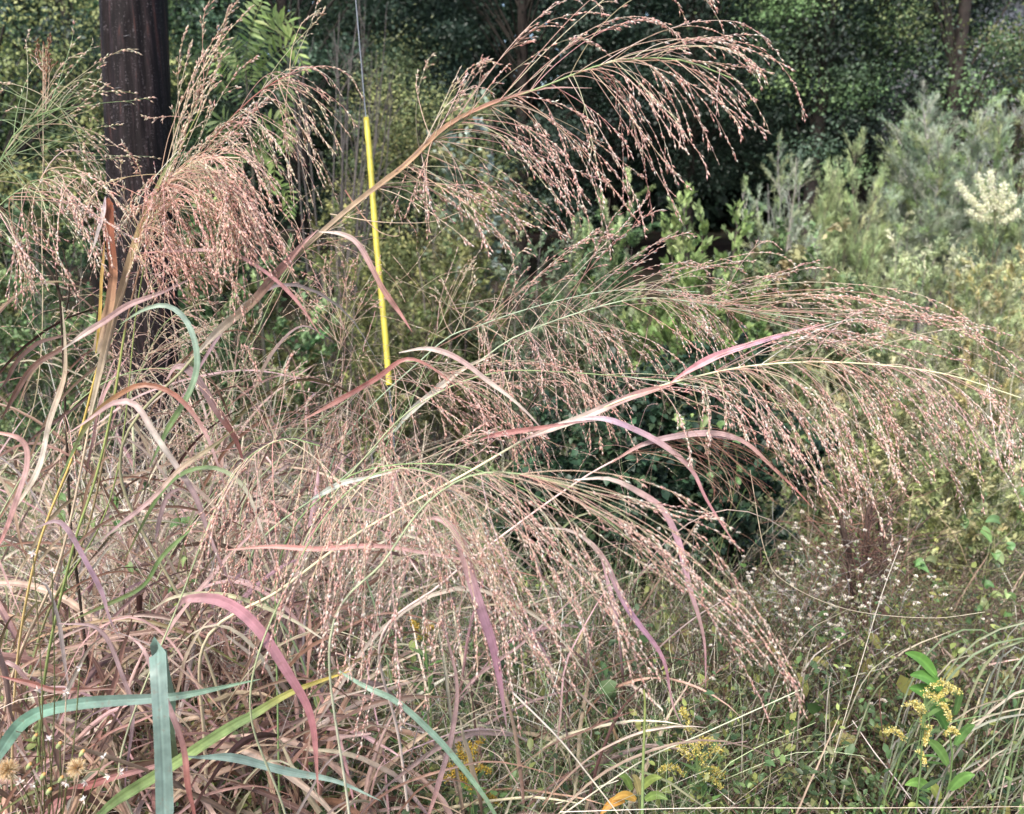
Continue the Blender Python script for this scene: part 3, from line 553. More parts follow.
# ------------------------------------------------------------------ woody plants
def woody(name, label, cat, px, Y, H, Rr, foliage, nst=10, twigs=14, leafL=.05, leafW=.55, cols=None, nleaf=6000, upright=.5, tmpl=T_DIA, stemc=c(110, 96, 84),
          stemr=.012, group=None, droop=.1, lo=.25, hang=.2, clump_var=.3, twl=.35, mat_=None, up=None):
    """multi-stemmed shrub: stems, twigs and leaves along them"""
    x = float(P(px, 300, Y)[0]); b = np.array(root3(x, Y)); o = thing(name, b, label, cat, group)
    a = rng.uniform(0, 2 * np.pi, nst); rad = np.sqrt(rng.uniform(0, 1, nst)) * Rr; hh = H * (1 - .45 * (rad / Rr) ** 2) * rng.uniform(.8, 1.0, nst)
    tip = b + np.stack([np.cos(a) * rad, np.sin(a) * rad, hh], -1); st = b + np.stack([np.cos(a) * rad, np.sin(a) * rad, 0 * a], -1) * .25; st[:, 2] = gz(st[:, 0], st[:, 1]) - .03
    sp = bez(st, st + (tip - st) * .35 + UP * hh[:, None] * .1 * upright, tip - (tip - st) * .3 - UP * 0 + rdir(nst) * .05 * H, tip, 12)
    sp += np.cumsum(rng.normal(0, .007 * H, sp.shape), 1) * np.linspace(0, 1, 12)[None, :, None]
    mb = MB(); tubes(mb, sp, np.linspace(1, .25, 12)[None] * stemr * rng.uniform(.6, 1.1, (nst, 1)), pick([stemc], nst), 5)
    m = nst * twigs; si = np.repeat(np.arange(nst), twigs); s = lo + (1 - lo) * rng.uniform(0, 1, m) ** .8
    p0 = at_path(sp, si, s); t0 = nrm(at_path(tang(sp), si, s)); out = rdir(m); out[:, 2] = out[:, 2] * .4 + .2
    d0 = nrm(t0 * upright * 1.6 + out); L = twl * H * .5 * rng.uniform(.4, 1.1, m) * (1.15 - s * .6)
    tw = bent(p0, d0, L, 7, droop, .12); tc_ = pick([stemc, stemc * 1.25], m)
    tubes(mb, tw, np.linspace(.4, .12, 7)[None] * stemr * .7 * np.ones((m, 1)), tc_, 3)
    mb.build('stems', M_STEM, o)
    if nleaf:
        n = nleaf; ti = rng.integers(0, m, n); s = rng.uniform(.12, 1, n) ** .8; pos = at_path(tw, ti, s); t1 = nrm(at_path(tang(tw), ti, s))
        dl = nrm(t1 * (.5 + upright) + rdir(n) * .9 - UP * hang); nn = nrm(rdir(n) * .7 + UP)
        cv = pick(cols, m, var=clump_var * .5); col = np.clip(cv[ti] * (1 + rng.normal(0, .16, (n, 1))), .003, .9)
        lb = MB(); l = leafL * rng.uniform(.6, 1.2, n); inst(lb, tmpl, pos + rdir(n) * leafL * .3, dl, nn, l, l * leafW, col); lb.build(foliage, mat_ or M_LEAF, o)
    return o

def tree(label, px, Y, H, Rx, zlo, cols, nclump=130, nper=95, leafL=.1, tilt=0, seed_r=.33, group='trees beyond the swale', flat=1.0, trunk_r=.13, name='tree'):
    nper = int(nper * 3.8); leafL *= .6; x = float(P(px, 200, Y)[0]); b = np.array(root3(x, Y)); o = thing(name, b, label, 'tree', group)
    K = 16; tp = b + np.array([tilt, 0, H * .8]); path = catmull(np.array([b - UP * .1, b + (tp - b) * .35 + rng.normal(0, .12, 3) * [1, 1, 0], b + (tp - b) * .7 + rng.normal(0, .15, 3) * [1, 1, 0], tp]), K)
    mb = MB(); tubes(mb, path[None], np.linspace(1.25, .3, K)[None] * trunk_r, c(58, 50, 46), 9)
    cz = (zlo + H) / 2; ce = b + np.array([tilt * .6, 0, cz]); hz = (H - zlo) / 2
    dcl = rdir(nclump); rr = rng.uniform(.35, 1, nclump)[:, None] ** .5; cen = ce + dcl * rr * np.array([Rx, Rx, hz]) * (1 + rng.normal(0, .08, (nclump, 1)))
    nl = nclump // 5; li = rng.choice(nclump, nl, replace=False); s = np.clip((cen[li, 2] - b[2]) / (H * .8) * .6, .12, .9); st = at_path(path[None], np.zeros(nl, int), s)
    lp = bez(st, st + (cen[li] - st) * .4 + UP * .3, cen[li] - (cen[li] - st) * .2 + UP * .15, cen[li], 8)
    tubes(mb, lp, np.linspace(.2, .04, 8)[None] * trunk_r * np.ones((nl, 1)), c(60, 54, 48), 4); mb.build('trunk', M_BARK, o)
    n = nclump * nper; ci = np.repeat(np.arange(nclump), nper); off = rng.normal(0, 1, (n, 3)) * np.array([1, 1, .5 * flat]) * .9 * seed_r * rng.uniform(.6, 1.3, nclump)[ci][:, None]
    pos = cen[ci] + off; pos[:, 2] -= (off[:, :2] ** 2).sum(1) * .25
    cv = pick(cols, nclump, var=.12) * np.exp(rng.normal(0, .32, (nclump, 1))); col = np.clip(cv[ci] * (1 + rng.normal(0, .1, (n, 1))), .003, .9)
    dl = nrm(rdir(n) + off * 1.2 - UP * .3); nn = nrm(rdir(n) * .32 + UP * .55 + nrm(off) * .9 + dcl[ci] * .35); l = leafL * rng.uniform(.5, 1.4, n)
    lb = MB(); inst(lb, T_DIA, pos, dl, nn, l, l * .62, col); lb.build('crown', M_LEAF, o); return o

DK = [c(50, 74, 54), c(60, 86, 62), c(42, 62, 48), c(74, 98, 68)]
MD = [c(100, 132, 80), c(116, 148, 90), c(84, 116, 72), c(134, 162, 98)]
YL = [c(140, 148, 80), c(160, 164, 92), c(120, 136, 72), c(176, 172, 100)]
GY = [c(108, 126, 112), c(122, 138, 122), c(90, 110, 96)]
tree('dark green tree at the far left, yellowish leaves low down', -20, 11, 6.5, 2.2, .6, YL + DK, 150, 90, .075)
tree('mid green tree seen just left of the dark pole', 95, 14, 7.5, 2.2, .4, MD, 130, 90)
tree('deep green tree rising right behind the pinnate leaved sapling', 300, 15, 8.5, 2.6, .3, DK, 170, 95)
tree('yellow green small tree behind the top of the yellow guard', 420, 10.5, 3.9, 1.0, .3, [c(112, 124, 70), c(130, 138, 78), c(96, 112, 64), c(150, 150, 84)], 80, 90, .055, seed_r=.28, trunk_r=.05)
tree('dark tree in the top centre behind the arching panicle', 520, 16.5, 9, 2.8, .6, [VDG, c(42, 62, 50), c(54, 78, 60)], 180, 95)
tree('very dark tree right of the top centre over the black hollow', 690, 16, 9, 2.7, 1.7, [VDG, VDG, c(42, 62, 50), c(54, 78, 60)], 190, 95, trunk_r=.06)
tree('tree hung with bright green creeper above the feathery shrubs', 815, 13.5, 8, 1.0, 1.9, MD + DK + DK, 120, 95, .08)
tree('grey leaved dark tree spreading over the hollow at upper right', 870, 15, 8.5, 2.3, 1.9, [c(78, 92, 84), c(60, 76, 68), VDG, c(92, 106, 98)], 170, 95)
tree('olive brown tinged tree below the lilac grey house wall', 1010, 17, 4.3, 2.3, .6, [OLIVE, c(96, 92, 58), MGRN, c(120, 112, 72)], 130, 95)
tree('light green tree branching in front of the house wall at upper right', 945, 13, 8.2, 1.35, 2.6, MD + [c(120, 132, 76)], 60, 60, .075)
tree('dark tree beyond the right border', 1330, 15, 8, 2.4, .5, DK, 110, 80)
tree('dark tree beyond the pole towards the left border', -160, 15, 8, 2.6, .4, DK, 110, 80)
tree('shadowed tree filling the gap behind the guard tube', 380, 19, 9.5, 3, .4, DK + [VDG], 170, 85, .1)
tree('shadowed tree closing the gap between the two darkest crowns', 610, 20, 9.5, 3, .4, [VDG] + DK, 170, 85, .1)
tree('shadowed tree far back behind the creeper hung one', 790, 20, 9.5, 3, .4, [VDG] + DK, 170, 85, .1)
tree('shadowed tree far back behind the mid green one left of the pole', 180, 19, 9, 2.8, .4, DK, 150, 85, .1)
# far wood
mb = MB(); n = 110000; X = rng.uniform(-30, 30, n); Yw = rng.uniform(24, 28, n) + np.abs(X) * .05
Hh = 9 + 1.5 * np.sin(X * .6) + np.sin(X * 1.7); z = gz(X, Yw) + rng.uniform(0, 1, n) * Hh; keep = ~((X > 12.6) & (X < 19) & (z > float(P(1000, 62, 26)[2]))); X, Yw, z = X[keep], Yw[keep], z[keep]; n = len(X)
l = rng.uniform(.28, .5, n); inst(mb, T_DIA, np.stack([X, Yw, z], -1), rdir(n) - UP * .2, nrm(rdir(n) + UP * .5), l, l * .7, pick([VDG, c(40, 58, 46)], n, var=.2))
w = mb.build('woods', M_LEAF); tag(w, 'far wood closing the view behind the nearer trees', 'woods', kind='stuff')

# house seen through the leaves at the top right
hb = P(1030, 20, 20); hx, hy = float(hb[0]), 20.0; hz = float(gz(hx, hy))
ho = thing('house', (hx, hy, hz), 'lilac grey house with a white framed window glimpsed through leaves at the top right', 'house')
def box(mb, c0, c1, col):
    x0, y0, z0 = c0; x1, y1, z1 = c1
    v = [(x0, y0, z0), (x1, y0, z0), (x1, y1, z0), (x0, y1, z0), (x0, y0, z1), (x1, y0, z1), (x1, y1, z1), (x0, y1, z1)]
    mb.add(v, q=[(0, 3, 2, 1), (4, 5, 6, 7), (0, 1, 5, 4), (1, 2, 6, 5), (2, 3, 7, 6), (3, 0, 4, 7)], col=col)
eav = float(P(1010, -10, 20)[2])
mb = MB(); box(mb, (hx - 1.1, hy, hz - .3), (hx + 6, hy + 6, eav), c(190, 186, 196)); mb.build('wall', M_PAINT, ho, False)
mb = MB(); v = [(hx - 1.6, hy - .6, eav - .05), (hx + 6.5, hy - .6, eav - .05), (hx + 6.5, hy + 3, eav + 1.9), (hx - 1.6, hy + 3, eav + 1.9), (hx + 6.5, hy + 6.6, eav - .05), (hx - 1.6, hy + 6.6, eav - .05)]
v2 = [(a, b_, z_ + .15) for a, b_, z_ in v]
mb.add(v + v2, q=[(0, 1, 2, 3), (3, 2, 4, 5), (6, 9, 8, 7), (9, 11, 10, 8), (0, 6, 7, 1), (5, 4, 10, 11), (0, 3, 9, 6), (3, 5, 11, 9), (1, 7, 8, 2), (2, 8, 10, 4)], col=c(150, 146, 162)); mb.build('roof', M_PAINT, ho, False)
mb = MB(); box(mb, (hx - .55, hy - .06, eav - 2.0), (hx + .75, hy - .004, eav - .95), c(232, 232, 236)); wf = mb.build('window', M_PAINT, ho, False)
mb = MB(); box(mb, (hx - .47, hy - .075, eav - 1.92), (hx + .67, hy - .063, eav - 1.06), c(30, 34, 42)); mb.build('pane', mat('glass_pane', .15, 0, .5), wf, False)

# ------------------------------------------------------------------ mid-ground shrubs
FEA = [c(170, 190, 124), c(190, 204, 140), c(154, 172, 118)]
FEG = [c(164, 180, 148), c(182, 196, 162), c(144, 162, 134)]
SH = 'shrubs in the rough ground before the trees'
def tp(py, Y): return float(P(500, py, Y)[2])
def Hh_(py, px, Y): return tp(py, Y) - float(gz(P(px, py, Y)[0], Y))
def shrub(label, px, py, Y, Rr, cols, fol='foliage', **k): return woody('shrub', label, 'shrub', px, Y, Hh_(py, px, Y), Rr, fol, cols=cols, group=SH, **k)
shrub('large grey green feathery shrub leaning left with bare grey stems', 925, 76, 10.5, .8, FEG + FEA[:1], nst=40, twigs=26, leafL=.075, leafW=.2, nleaf=80000, upright=.7, tmpl=T_NEE, stemc=c(150, 144, 140), stemr=.018, droop=.25, lo=.45, hang=.0)
shrub('pointed feathery green shrub at the right border', 1003, 105, 9.5, .4, FEG + FEA, nst=14, twigs=34, leafL=.07, leafW=.2, nleaf=34000, upright=1.2, tmpl=T_NEE, stemr=.012, droop=-.1, lo=.4)
shrub('upright yellow green feathery shrub before the hollow', 845, 128, 9.8, .45, FEA, nst=18, twigs=30, leafL=.06, leafW=.2, nleaf=30000, upright=1.3, tmpl=T_NEE, stemr=.012, droop=-.1, lo=.5)
shrub('twiggy grey shrub with pale tufts left of the yellow green feathery one', 778, 130, 9.6, .6, FEA + FEG, nst=18, twigs=16, leafL=.055, leafW=.2, nleaf=16000, upright=.9, tmpl=T_NEE, stemc=c(150, 140, 136), stemr=.012, droop=0, lo=.4)
shrub('bright yellow green sapling with rounded leaves at centre right', 700, 165, 6.2, .55, [c(132, 158, 84), c(150, 174, 100), c(114, 142, 74)], nst=26, twigs=20, leafL=.06, leafW=.45, nleaf=9500, upright=1.0, tmpl=T_OVA, stemr=.009, lo=.35, hang=-.2, twl=.22)
shrub('low green bush left of the bright sapling', 610, 160, 7.6, .6, FEA + MD, nst=14, twigs=16, leafL=.04, leafW=.35, nleaf=26000, upright=.8, stemr=.008, lo=.3)
shrub('dense dark leafy bush behind the longest drooping panicle', 700, 300, 3.7, .62, [c(44, 70, 46), c(52, 82, 54), c(36, 58, 42), c(66, 92, 58)], nst=22, twigs=30, leafL=.042, leafW=.75, nleaf=15000, upright=.3, tmpl=T_OVA, stemr=.009, lo=.15, hang=.3, twl=.45)
shrub('lower dark bush spilling left under the crossed pink stalks', 600, 372, 3.5, .5, [c(44, 70, 46), c(52, 82, 54), c(58, 76, 48)], nst=16, twigs=26, leafL=.038, leafW=.7, nleaf=8500, upright=.3, tmpl=T_OVA, stemr=.008, lo=.15, hang=.3, twl=.45)
shrub('brownish thicket of bare twigs behind the guard tube', 345, 190, 6.6, .7, YL + [OLIVE], nst=24, twigs=22, leafL=.035, leafW=.5, nleaf=17000, upright=.5, stemc=c(140, 124, 116), stemr=.008, lo=.15)
shrub('olive leaved bush right of the guard tube', 440, 168, 7.2, .7, [c(134, 138, 78), c(120, 134, 80), c(150, 150, 92)], nst=22, twigs=20, leafL=.045, leafW=.55, nleaf=17000, upright=.5, stemc=c(130, 116, 104), stemr=.01, lo=.15)
shrub('grey green thicket below the arching panicle', 545, 200, 7.0, .75, [c(116, 138, 98), c(134, 150, 110), c(100, 122, 84)], nst=22, twigs=22, leafL=.04, leafW=.45, nleaf=18000, upright=.5, stemc=c(128, 118, 110), stemr=.008, lo=.15)
shrub('bush with pale grey rounded leaves behind the top of the plume', 480, 20, 9, .5, [c(150, 168, 150), c(110, 130, 100), c(170, 172, 110)], nst=8, twigs=16, leafL=.07, leafW=.75, nleaf=1500, upright=.5, tmpl=T_OVA, stemr=.012, lo=.6)
shrub('green thicket behind the open panicle left of the pole', 45, 130, 6.4, .8, MD + [OLIVE], nst=24, twigs=22, leafL=.045, leafW=.5, nleaf=18000, upright=.5, stemr=.008, lo=.15, stemc=c(140, 128, 118))
shrub('dull green bush low right behind the dark pole', 215, 165, 6.2, .7, MD + [OLIVE], nst=22, twigs=20, leafL=.05, leafW=.55, nleaf=17000, upright=.5, stemr=.008, lo=.15)
shrub('vine covered green mound below the feathery shrubs', 780, 210, 7.6, .9, [c(124, 146, 92), c(104, 130, 80), c(150, 160, 112), c(160, 150, 104)], nst=22, twigs=24, leafL=.06, leafW=.75, nleaf=15000, upright=.35, tmpl=T_OVA, stemr=.008, lo=.2, hang=.3)
shrub('light green weedy bush below the grey green feathery shrub', 915, 215, 7.6, .8, [c(180, 194, 138), c(162, 178, 124), c(206, 206, 162)], nst=26, twigs=24, leafL=.045, leafW=.3, nleaf=26000, upright=.8, stemr=.006, lo=.2, stemc=c(170, 160, 140))
shrub('pale weedy bush at the right border below the cream plume', 1010, 235, 6.8, .8, [c(184, 192, 136), c(166, 176, 120), c(206, 194, 130)], nst=26, twigs=24, leafL=.045, leafW=.28, nleaf=26000, upright=.9, stemr=.006, lo=.2, stemc=c(170, 160, 140))
shrub('grassy olive bush right of the dark leafy bush', 850, 300, 5.0, .6, [c(140, 148, 92), c(164, 162, 112), c(116, 130, 80)], nst=24, twigs=20, leafL=.04, leafW=.4, nleaf=17000, upright=.6, stemr=.005, lo=.15, stemc=c(160, 146, 126))
shrub('yellow green undergrowth bush below the drooping right panicle', 930, 370, 4.2, .6, [c(156, 162, 96), c(134, 146, 84), c(180, 176, 120)], nst=24, twigs=20, leafL=.036, leafW=.4, nleaf=17000, upright=.6, stemr=.004, lo=.15, stemc=c(160, 146, 126))
# cream plume
o = woody('flowering_shrub', 'shrub topped with cream white flower plumes near the right border', 'shrub', 985, 7.4, Hh_(178, 985, 7.4), .22, 'foliage', nst=9, twigs=12, leafL=.04, leafW=.2, cols=FEA, nleaf=2500, upright=1.2, stemr=.006, group=SH)
mb = MB(); n = 6000; pl = np.array([(985, 215, 958, 183), (988, 212, 966, 196), (990, 210, 978, 176), (994, 210, 990, 172), (998, 210, 1004, 186), (1000, 215, 1014, 196), (990, 220, 968, 212), (1002, 222, 1018, 212)], float)[rng.integers(0, 8, n)]; tt = rng.uniform(0, 1, n) ** .8
ce = P(pl[:, 0] + (pl[:, 2] - pl[:, 0]) * tt + rng.normal(0, 1.8, n), pl[:, 1] + (pl[:, 3] - pl[:, 1]) * tt + rng.normal(0, 1.8, n) + 8 * tt * (1 - tt), 7.4 + rng.normal(0, .05, n))
inst(mb, T_DIA, ce, rdir(n) + UP, rdir(n), .02, .01, pick([c(232, 228, 196), c(214, 216, 168)], n)); mb.build('blossom', M_FLOW, o)
# pinnate sapling (compound leaves)
sx = P(255, 60, 4.9); b = root3(float(sx[0]), 4.9); o = thing('pinnate_sapling', b, 'bright green sapling with long compound leaves right of the pole', 'sapling')
mb = MB(); st = catmull(np.array([b, P(262, 330, 4.9), P(252, 160, 4.9), P(245, 60, 4.9)]), 16); tubes(mb, st[None], np.linspace(.014, .005, 16)[None], c(112, 104, 80), 7); mb.build('stem', M_STEM, o)
fr = [((245, 60), (262, 2), (0, -10)), ((246, 66), (300, 40), (10, -30)), ((246, 66), (290, 18), (0, -20)), ((247, 80), (305, 68), (12, -28)), ((247, 90), (225, 40), (-4, -20)), ((248, 100), (288, 108), (14, -24)), ((248, 110), (222, 95), (-12, -22)),
      ((249, 130), (285, 150), (14, -20)), ((249, 140), (218, 140), (-12, -20)), ((250, 160), (230, 185), (-12, -10)), ((250, 150), (272, 190), (12, -8)), ((248, 90), (262, 60), (0, -18)), ((249, 120), (250, 160), (12, -4)), ((247, 84), (214, 70), (-10, -18)), ((250, 175), (225, 215), (-14, -6)), ((250, 180), (290, 215), (14, -8))]
for k_, (a, t, m_) in enumerate(fr):
    mb = MB(); Y = 4.9 + rng.normal(0, .12); A = P(*a, 4.9); T = P(*t, Y); Mi = P((a[0] + t[0]) / 2 + m_[0], (a[1] + t[1]) / 2 + m_[1], Y); p = catmull(np.array([A, Mi, T]), 14)
    tubes(mb, p[None], .0018, c(150, 160, 90), 4); tt = tang(p); nn = nrm(np.cross(tt, [0, 1, 0.2]))
    L = .07 + .025 * rng.random(); i_ = np.arange(2, 14)
    for sg in (-1, 1):
        sd = nn[i_] * sg; taper = np.sin(np.linspace(.5, 2.6, len(i_)))
        inst(mb, T_OVA, p[i_], sd * 1.0 + tt[i_] * .55 - UP * .35 + rng.normal(0, .08, (len(i_), 3)), np.array([0, -.7, .7]) + rng.normal(0, .25, (len(i_), 3)), L * taper, L * .26, pick([c(136, 164, 80), c(120, 150, 70), c(156, 178, 96)], len(i_), var=.1))
    mb.build('compound_leaf', M_LEAF, o)
# bare dead stems top left
mb = MB()
bt = thing('bare_sapling', root3(float(P(600, 300, 8.3)[0]) - 2.6, 8.3), 'bare grey sapling with thin ascending twigs behind the guard tube top', 'sapling')
bb = np.array(bt.location); tips = P(rng.uniform(285, 400, 18), rng.uniform(-20, 90, 18), 8.3 + rng.normal(0, .3, 18)); st = np.repeat(bb[None], 18, 0)
lp = bez(st, st + (tips - st) * .35 + rdir(18) * .1, st + (tips - st) * .7 + rdir(18) * .25, tips, 14); tubes(mb, lp, np.linspace(.02, .004, 14)[None] * rng.uniform(.5, 1, (18, 1)), c(92, 84, 80), 5)
m = 90; si = rng.integers(0, 18, m); s = rng.uniform(.3, .95, m); tw = bent(at_path(lp, si, s), nrm(at_path(tang(lp), si, s) + rdir(m) * .7), rng.uniform(.2, .7, m), 7, -.1, .14); tubes(mb, tw, np.linspace(.005, .0015, 7)[None], c(100, 90, 86), 3)
mb.build('stems', M_STEM, bt)

# ------------------------------------------------------------------ field of dry grass and weeds (nobody could count)
def field(n, Ylo, Yhi, power=1.0, xlo=-60, xhi=1084):
    """n points on the ground spread evenly over the view between two depths"""
    u = rng.uniform(0, 1, n); Y = np.exp(np.log(Ylo) + u ** power * (np.log(Yhi) - np.log(Ylo))); px = rng.uniform(xlo, xhi, n)
    x = (px - 512) / F * Y * 1.05; return np.stack([x, Y, gz(x, Y)], -1), px
def strands(mb, pos, L, grav, cols, r, lean=.6, K=9, w=None, wig=.12, bias=None, var=.16, flat=True):
    n = len(pos); d = rdir(n) * lean; d[:, 2] = 1
    if bias is not None: d += bias
    p = bent(pos, d, L, K, grav, wig); col = pick(cols, n, w, var)
    tt = np.linspace(1, .3, K)[None] * np.broadcast_to(r, (n,))[:, None]
    if flat: ribbons(mb, p, tt * 2.2, np.repeat(rdir(n)[:, None], K, 1), col[:, None], .5, 2)
    else: tubes(mb, p, tt, col, 3)
    return p, col
STR = [c(214, 188, 160), c(226, 210, 184), c(176, 168, 158), c(184, 150, 134), c(240, 228, 208), c(160, 130, 112), c(220, 178, 164), c(160, 184, 120), OLIVE]
STW = [3, 3, 2, 3, 2, 3, 2, 1, 1]
def wz(px, a, b): return (px > a) & (px < b)
# dry grass: left side tall, right side lower
mb = MB()
pos, px = field(5200, 1.55, 4.2, 1.0); keep = (px < 330) | (rng.random(len(px)) < np.where(px < 620, .36, .2)); pos, px = pos[keep], px[keep]
H = np.where(px < 330, .95, np.where(px < 620, .72, .42)) * rng.uniform(.45, 1.15, len(px))
H *= np.clip(.55 + (pos[:, 1] - 1.5) * .5, .5, 1.35)
strands(mb, pos, H, rng.uniform(.2, 3.2, len(px)), STR, rng.uniform(.0006, .0015, len(px)), .8, w=STW, bias=np.array([.12, -.05, 0]))
pos, px = field(7000, 3.4, 13, 1.0)
strands(mb, pos, rng.uniform(.4, 1.0, len(px)), rng.uniform(.3, 2.5, len(px)), [TAN, c(150, 150, 104), GREY, LGRN, c(140, 128, 108), STRAW, GRN], rng.uniform(.0012, .003, len(px)), .5)
pos, px = field(2600, 6, 11, 1.0, 700, 1150); strands(mb, pos, rng.uniform(.7, 1.35, len(px)), rng.uniform(.2, 1.6, len(px)), [c(206, 196, 160), c(196, 200, 150), PALE, c(170, 176, 128)], rng.uniform(.0015, .0032, len(px)), .4)
pos, px = field(1500, 2.2, 3.9, 1.0, 40, 330); strands(mb, pos, rng.uniform(.75, 1.3, len(px)), rng.uniform(.2, 2.4, len(px)), STR, rng.uniform(.0008, .0018, len(px)), .6, w=STW)
o = mb.build('dry_grass', M_STRAW); tag(o, 'tangle of dry straw and grey grass covering the whole verge', 'dry grass', kind='stuff')
# litter lying criss-cross
mb = MB(); pos, px = field(5500, 1.5, 4.5); n = len(px); pos[:, 2] += rng.uniform(0, .30, n) * np.where(px < 620, 1.1, .6)
d = rdir(n); d[:, 2] *= .25; p = bent(pos, d, rng.uniform(.08, .4, n), 6, .15, .14); ribbons(mb, p, np.linspace(1, .5, 6)[None] * rng.uniform(.001, .0042, n)[:, None], np.repeat(rdir(n)[:, None], 6, 1), pick(STR + [BROWN, DKBR, MAUVE, BROWN], n, var=.18)[:, None], .4, 2)
o = mb.build('litter', M_STRAW); tag(o, 'brown and grey fallen blades lying criss-cross under the grass', 'litter', kind='stuff')
# withered leaf blades, bent over each other
mb = MB(); pos, px = field(3400, 1.5, 3.8); keep = (px < 360) | (rng.random(len(px)) < np.where(px < 640, .55, .16)); pos = pos[keep]; px = px[keep]; q0, q1 = field(420, 2.3, 3.8, 1.0, 20, 340); q0[:, 2] += rng.uniform(.3, .8, len(q0)); n0 = len(pos); pos[:, 2] += rng.uniform(0, .35, n0) * (px < 640); pos = np.vstack([pos, q0]); n = len(pos)
d = rdir(n) * .9 + UP * rng.uniform(.1, 1.2, (n, 1)); p = bent(pos, d, rng.uniform(.15, .62, n), 14, rng.uniform(.1, 2.2, n), .05); kk = np.linspace(0, 1, 14)
wd = (rng.uniform(.003, .013, n)[:, None]) * np.sin(np.clip(kk * .9 + .1, 0, 1) * np.pi)[None] ** .6 + .0006; sd = np.cumsum(rng.normal(0, .18, (n, 14, 3)), 1) + rdir(n)[:, None] * 1.2
a_ = pick([MAUVE, BROWN, c(160, 120, 96), c(186, 144, 118), TAN, c(136, 96, 76), PINK, GREY, DKBR, OLIVE, c(196, 178, 150), LGRN], n, [1.5, 5, 4, 3, 2.5, 5, 1, 1.5, 5, 2, 1.5, 2], .2) * .72; b_ = pick([TAN, STRAW, PINK, BROWN], n, var=.2)
ribbons(mb, p, wd, sd, a_[:, None] * (1 - kk)[None, :, None] + b_[:, None] * kk[None, :, None], .35, 5, 1.2, .1)
o = mb.build('withered_blades', M_BLADE); tag(o, 'withered mauve and brown blades bent over one another at the foot of the stalks', 'dry grass', kind='stuff')
# broader rust brown dead leaves hanging in the left part
mb = MB(); pos, px = field(430, 1.45, 2.6, 1.0, -60, 300); n = len(px); pos[:, 2] += rng.uniform(.05, .7, n) * np.clip(1.3 - pos[:, 1] * .3, .4, 1)
d = rdir(n) * .8 + np.array([.35, 0, .9]) * rng.uniform(.3, 1.2, (n, 1)); K = 16; p = bent(pos, d, rng.uniform(.2, .6, n), K, rng.uniform(.3, 2.6, n), .05); kk = np.linspace(0, 1, K)
wd = rng.uniform(.006, .017, n)[:, None] * np.sin(np.clip(kk * .88 + .1, 0, 1) * np.pi)[None] ** .6 + .0006; sd = np.cumsum(rng.normal(0, .22, (n, K, 3)), 1) + rdir(n)[:, None] * 1.2
a_ = pick([BROWN, c(140, 96, 76), c(160, 116, 96), DKBR, c(176, 132, 112), c(150, 110, 100), c(110, 76, 62), TAN], n, var=.2) * .85; b_ = pick([TAN, c(180, 136, 116), BROWN, PINK], n, var=.2) * .85
ribbons(mb, p, wd, sd, a_[:, None] * (1 - kk)[None, :, None] + b_[:, None] * kk[None, :, None], .45, 7, 1.25, .12)
o = mb.build('dead_leaves', M_BLADE); tag(o, 'mass of rust brown dead grass leaves hanging through the left part', 'dead leaves', kind='stuff')
# fine green and straw stems low in the middle
mb = MB(); pos, px = field(3600, 1.6, 3.2, 1.0, 300, 760); n = len(px); strands(mb, pos, rng.uniform(.22, .6, n), rng.uniform(.1, 1.2, n), [LGRN, c(196, 206, 160), STRAW, c(176, 186, 130), GRN, PALE], rng.uniform(.0005, .0012, n), .55)
o = mb.build('fine_grass', M_STRAW); tag(o, 'fine straw green grass stems mixed with weeds low in the middle', 'grass', kind='stuff')
# tangled, airy branchlets with sparse seeds between the stalks
mb = MB(); n = 700; pxs = rng.uniform(-20, 640, n); pys = rng.uniform(230, 700, n) + np.where(pxs > 420, 60, 0); Ys = rng.uniform(1.7, 2.6, n)
st = P(pxs, pys, Ys); dd = rdir(n); dd[:, 2] = np.abs(dd[:, 2]) * .8; p = bent(st, dd, rng.uniform(.08, .26, n), 9, rng.uniform(.2, 2.5, n), .1)
tubes(mb, p, .0005, pick([TAN, PINK, STRAW, c(200, 180, 150)], n), 3)
q = 8000; ii = rng.integers(0, n, q); s = rng.uniform(.35, 1, q); spikelets(mb, at_path(p, ii, s), at_path(tang(p), ii, s), SEED + SEEDP, .8, own=True)
o = mb.build('seed_tangle', M_SEED); tag(o, 'fine haze of detached grass branchlets and seeds caught among the stalks', 'grass seed heads', kind='stuff')
# leafy undergrowth
def weeds(n, Yl, Yh, hs, cols, ll, lw, per, xlo=-40, xhi=1070, tm=T_OVA, stemcols=(OLIVE, BROWN, GRN), hz=0.0):
    mb = MB(); pos, px = field(n, Yl, Yh, 1.0, xlo, xhi); pos[:, 2] += hz; n = len(px)
    p, _ = strands(mb, pos, rng.uniform(*hs, n), rng.uniform(0, 1, n), list(stemcols), .0012, .5, 8, flat=False)
    m = n * per; i = np.repeat(np.arange(n), per); s = rng.uniform(.2, 1, m); base_ = pick(cols, n, var=.15); dl = nrm(rdir(m) + UP * .2)
    l = rng.uniform(.6, 1.2, m) * ll * rng.uniform(.6, 1.3, n)[i]; inst(mb, tm, at_path(p, i, s) + dl * .006, dl, nrm(rdir(m) * .6 + UP), l, l * lw, np.clip(base_[i] * (1 + rng.normal(0, .14, (m, 1))), .004, .9)); return mb
o = weeds(3600, 1.6, 4.5, (.2, .55), [GRN, MGRN, OLIVE, c(76, 104, 62), YGRN, c(66, 84, 50)], .022, .6, 13).build('undergrowth', M_LEAF); tag(o, 'small leaved green undergrowth between the grasses', 'undergrowth', kind='stuff')
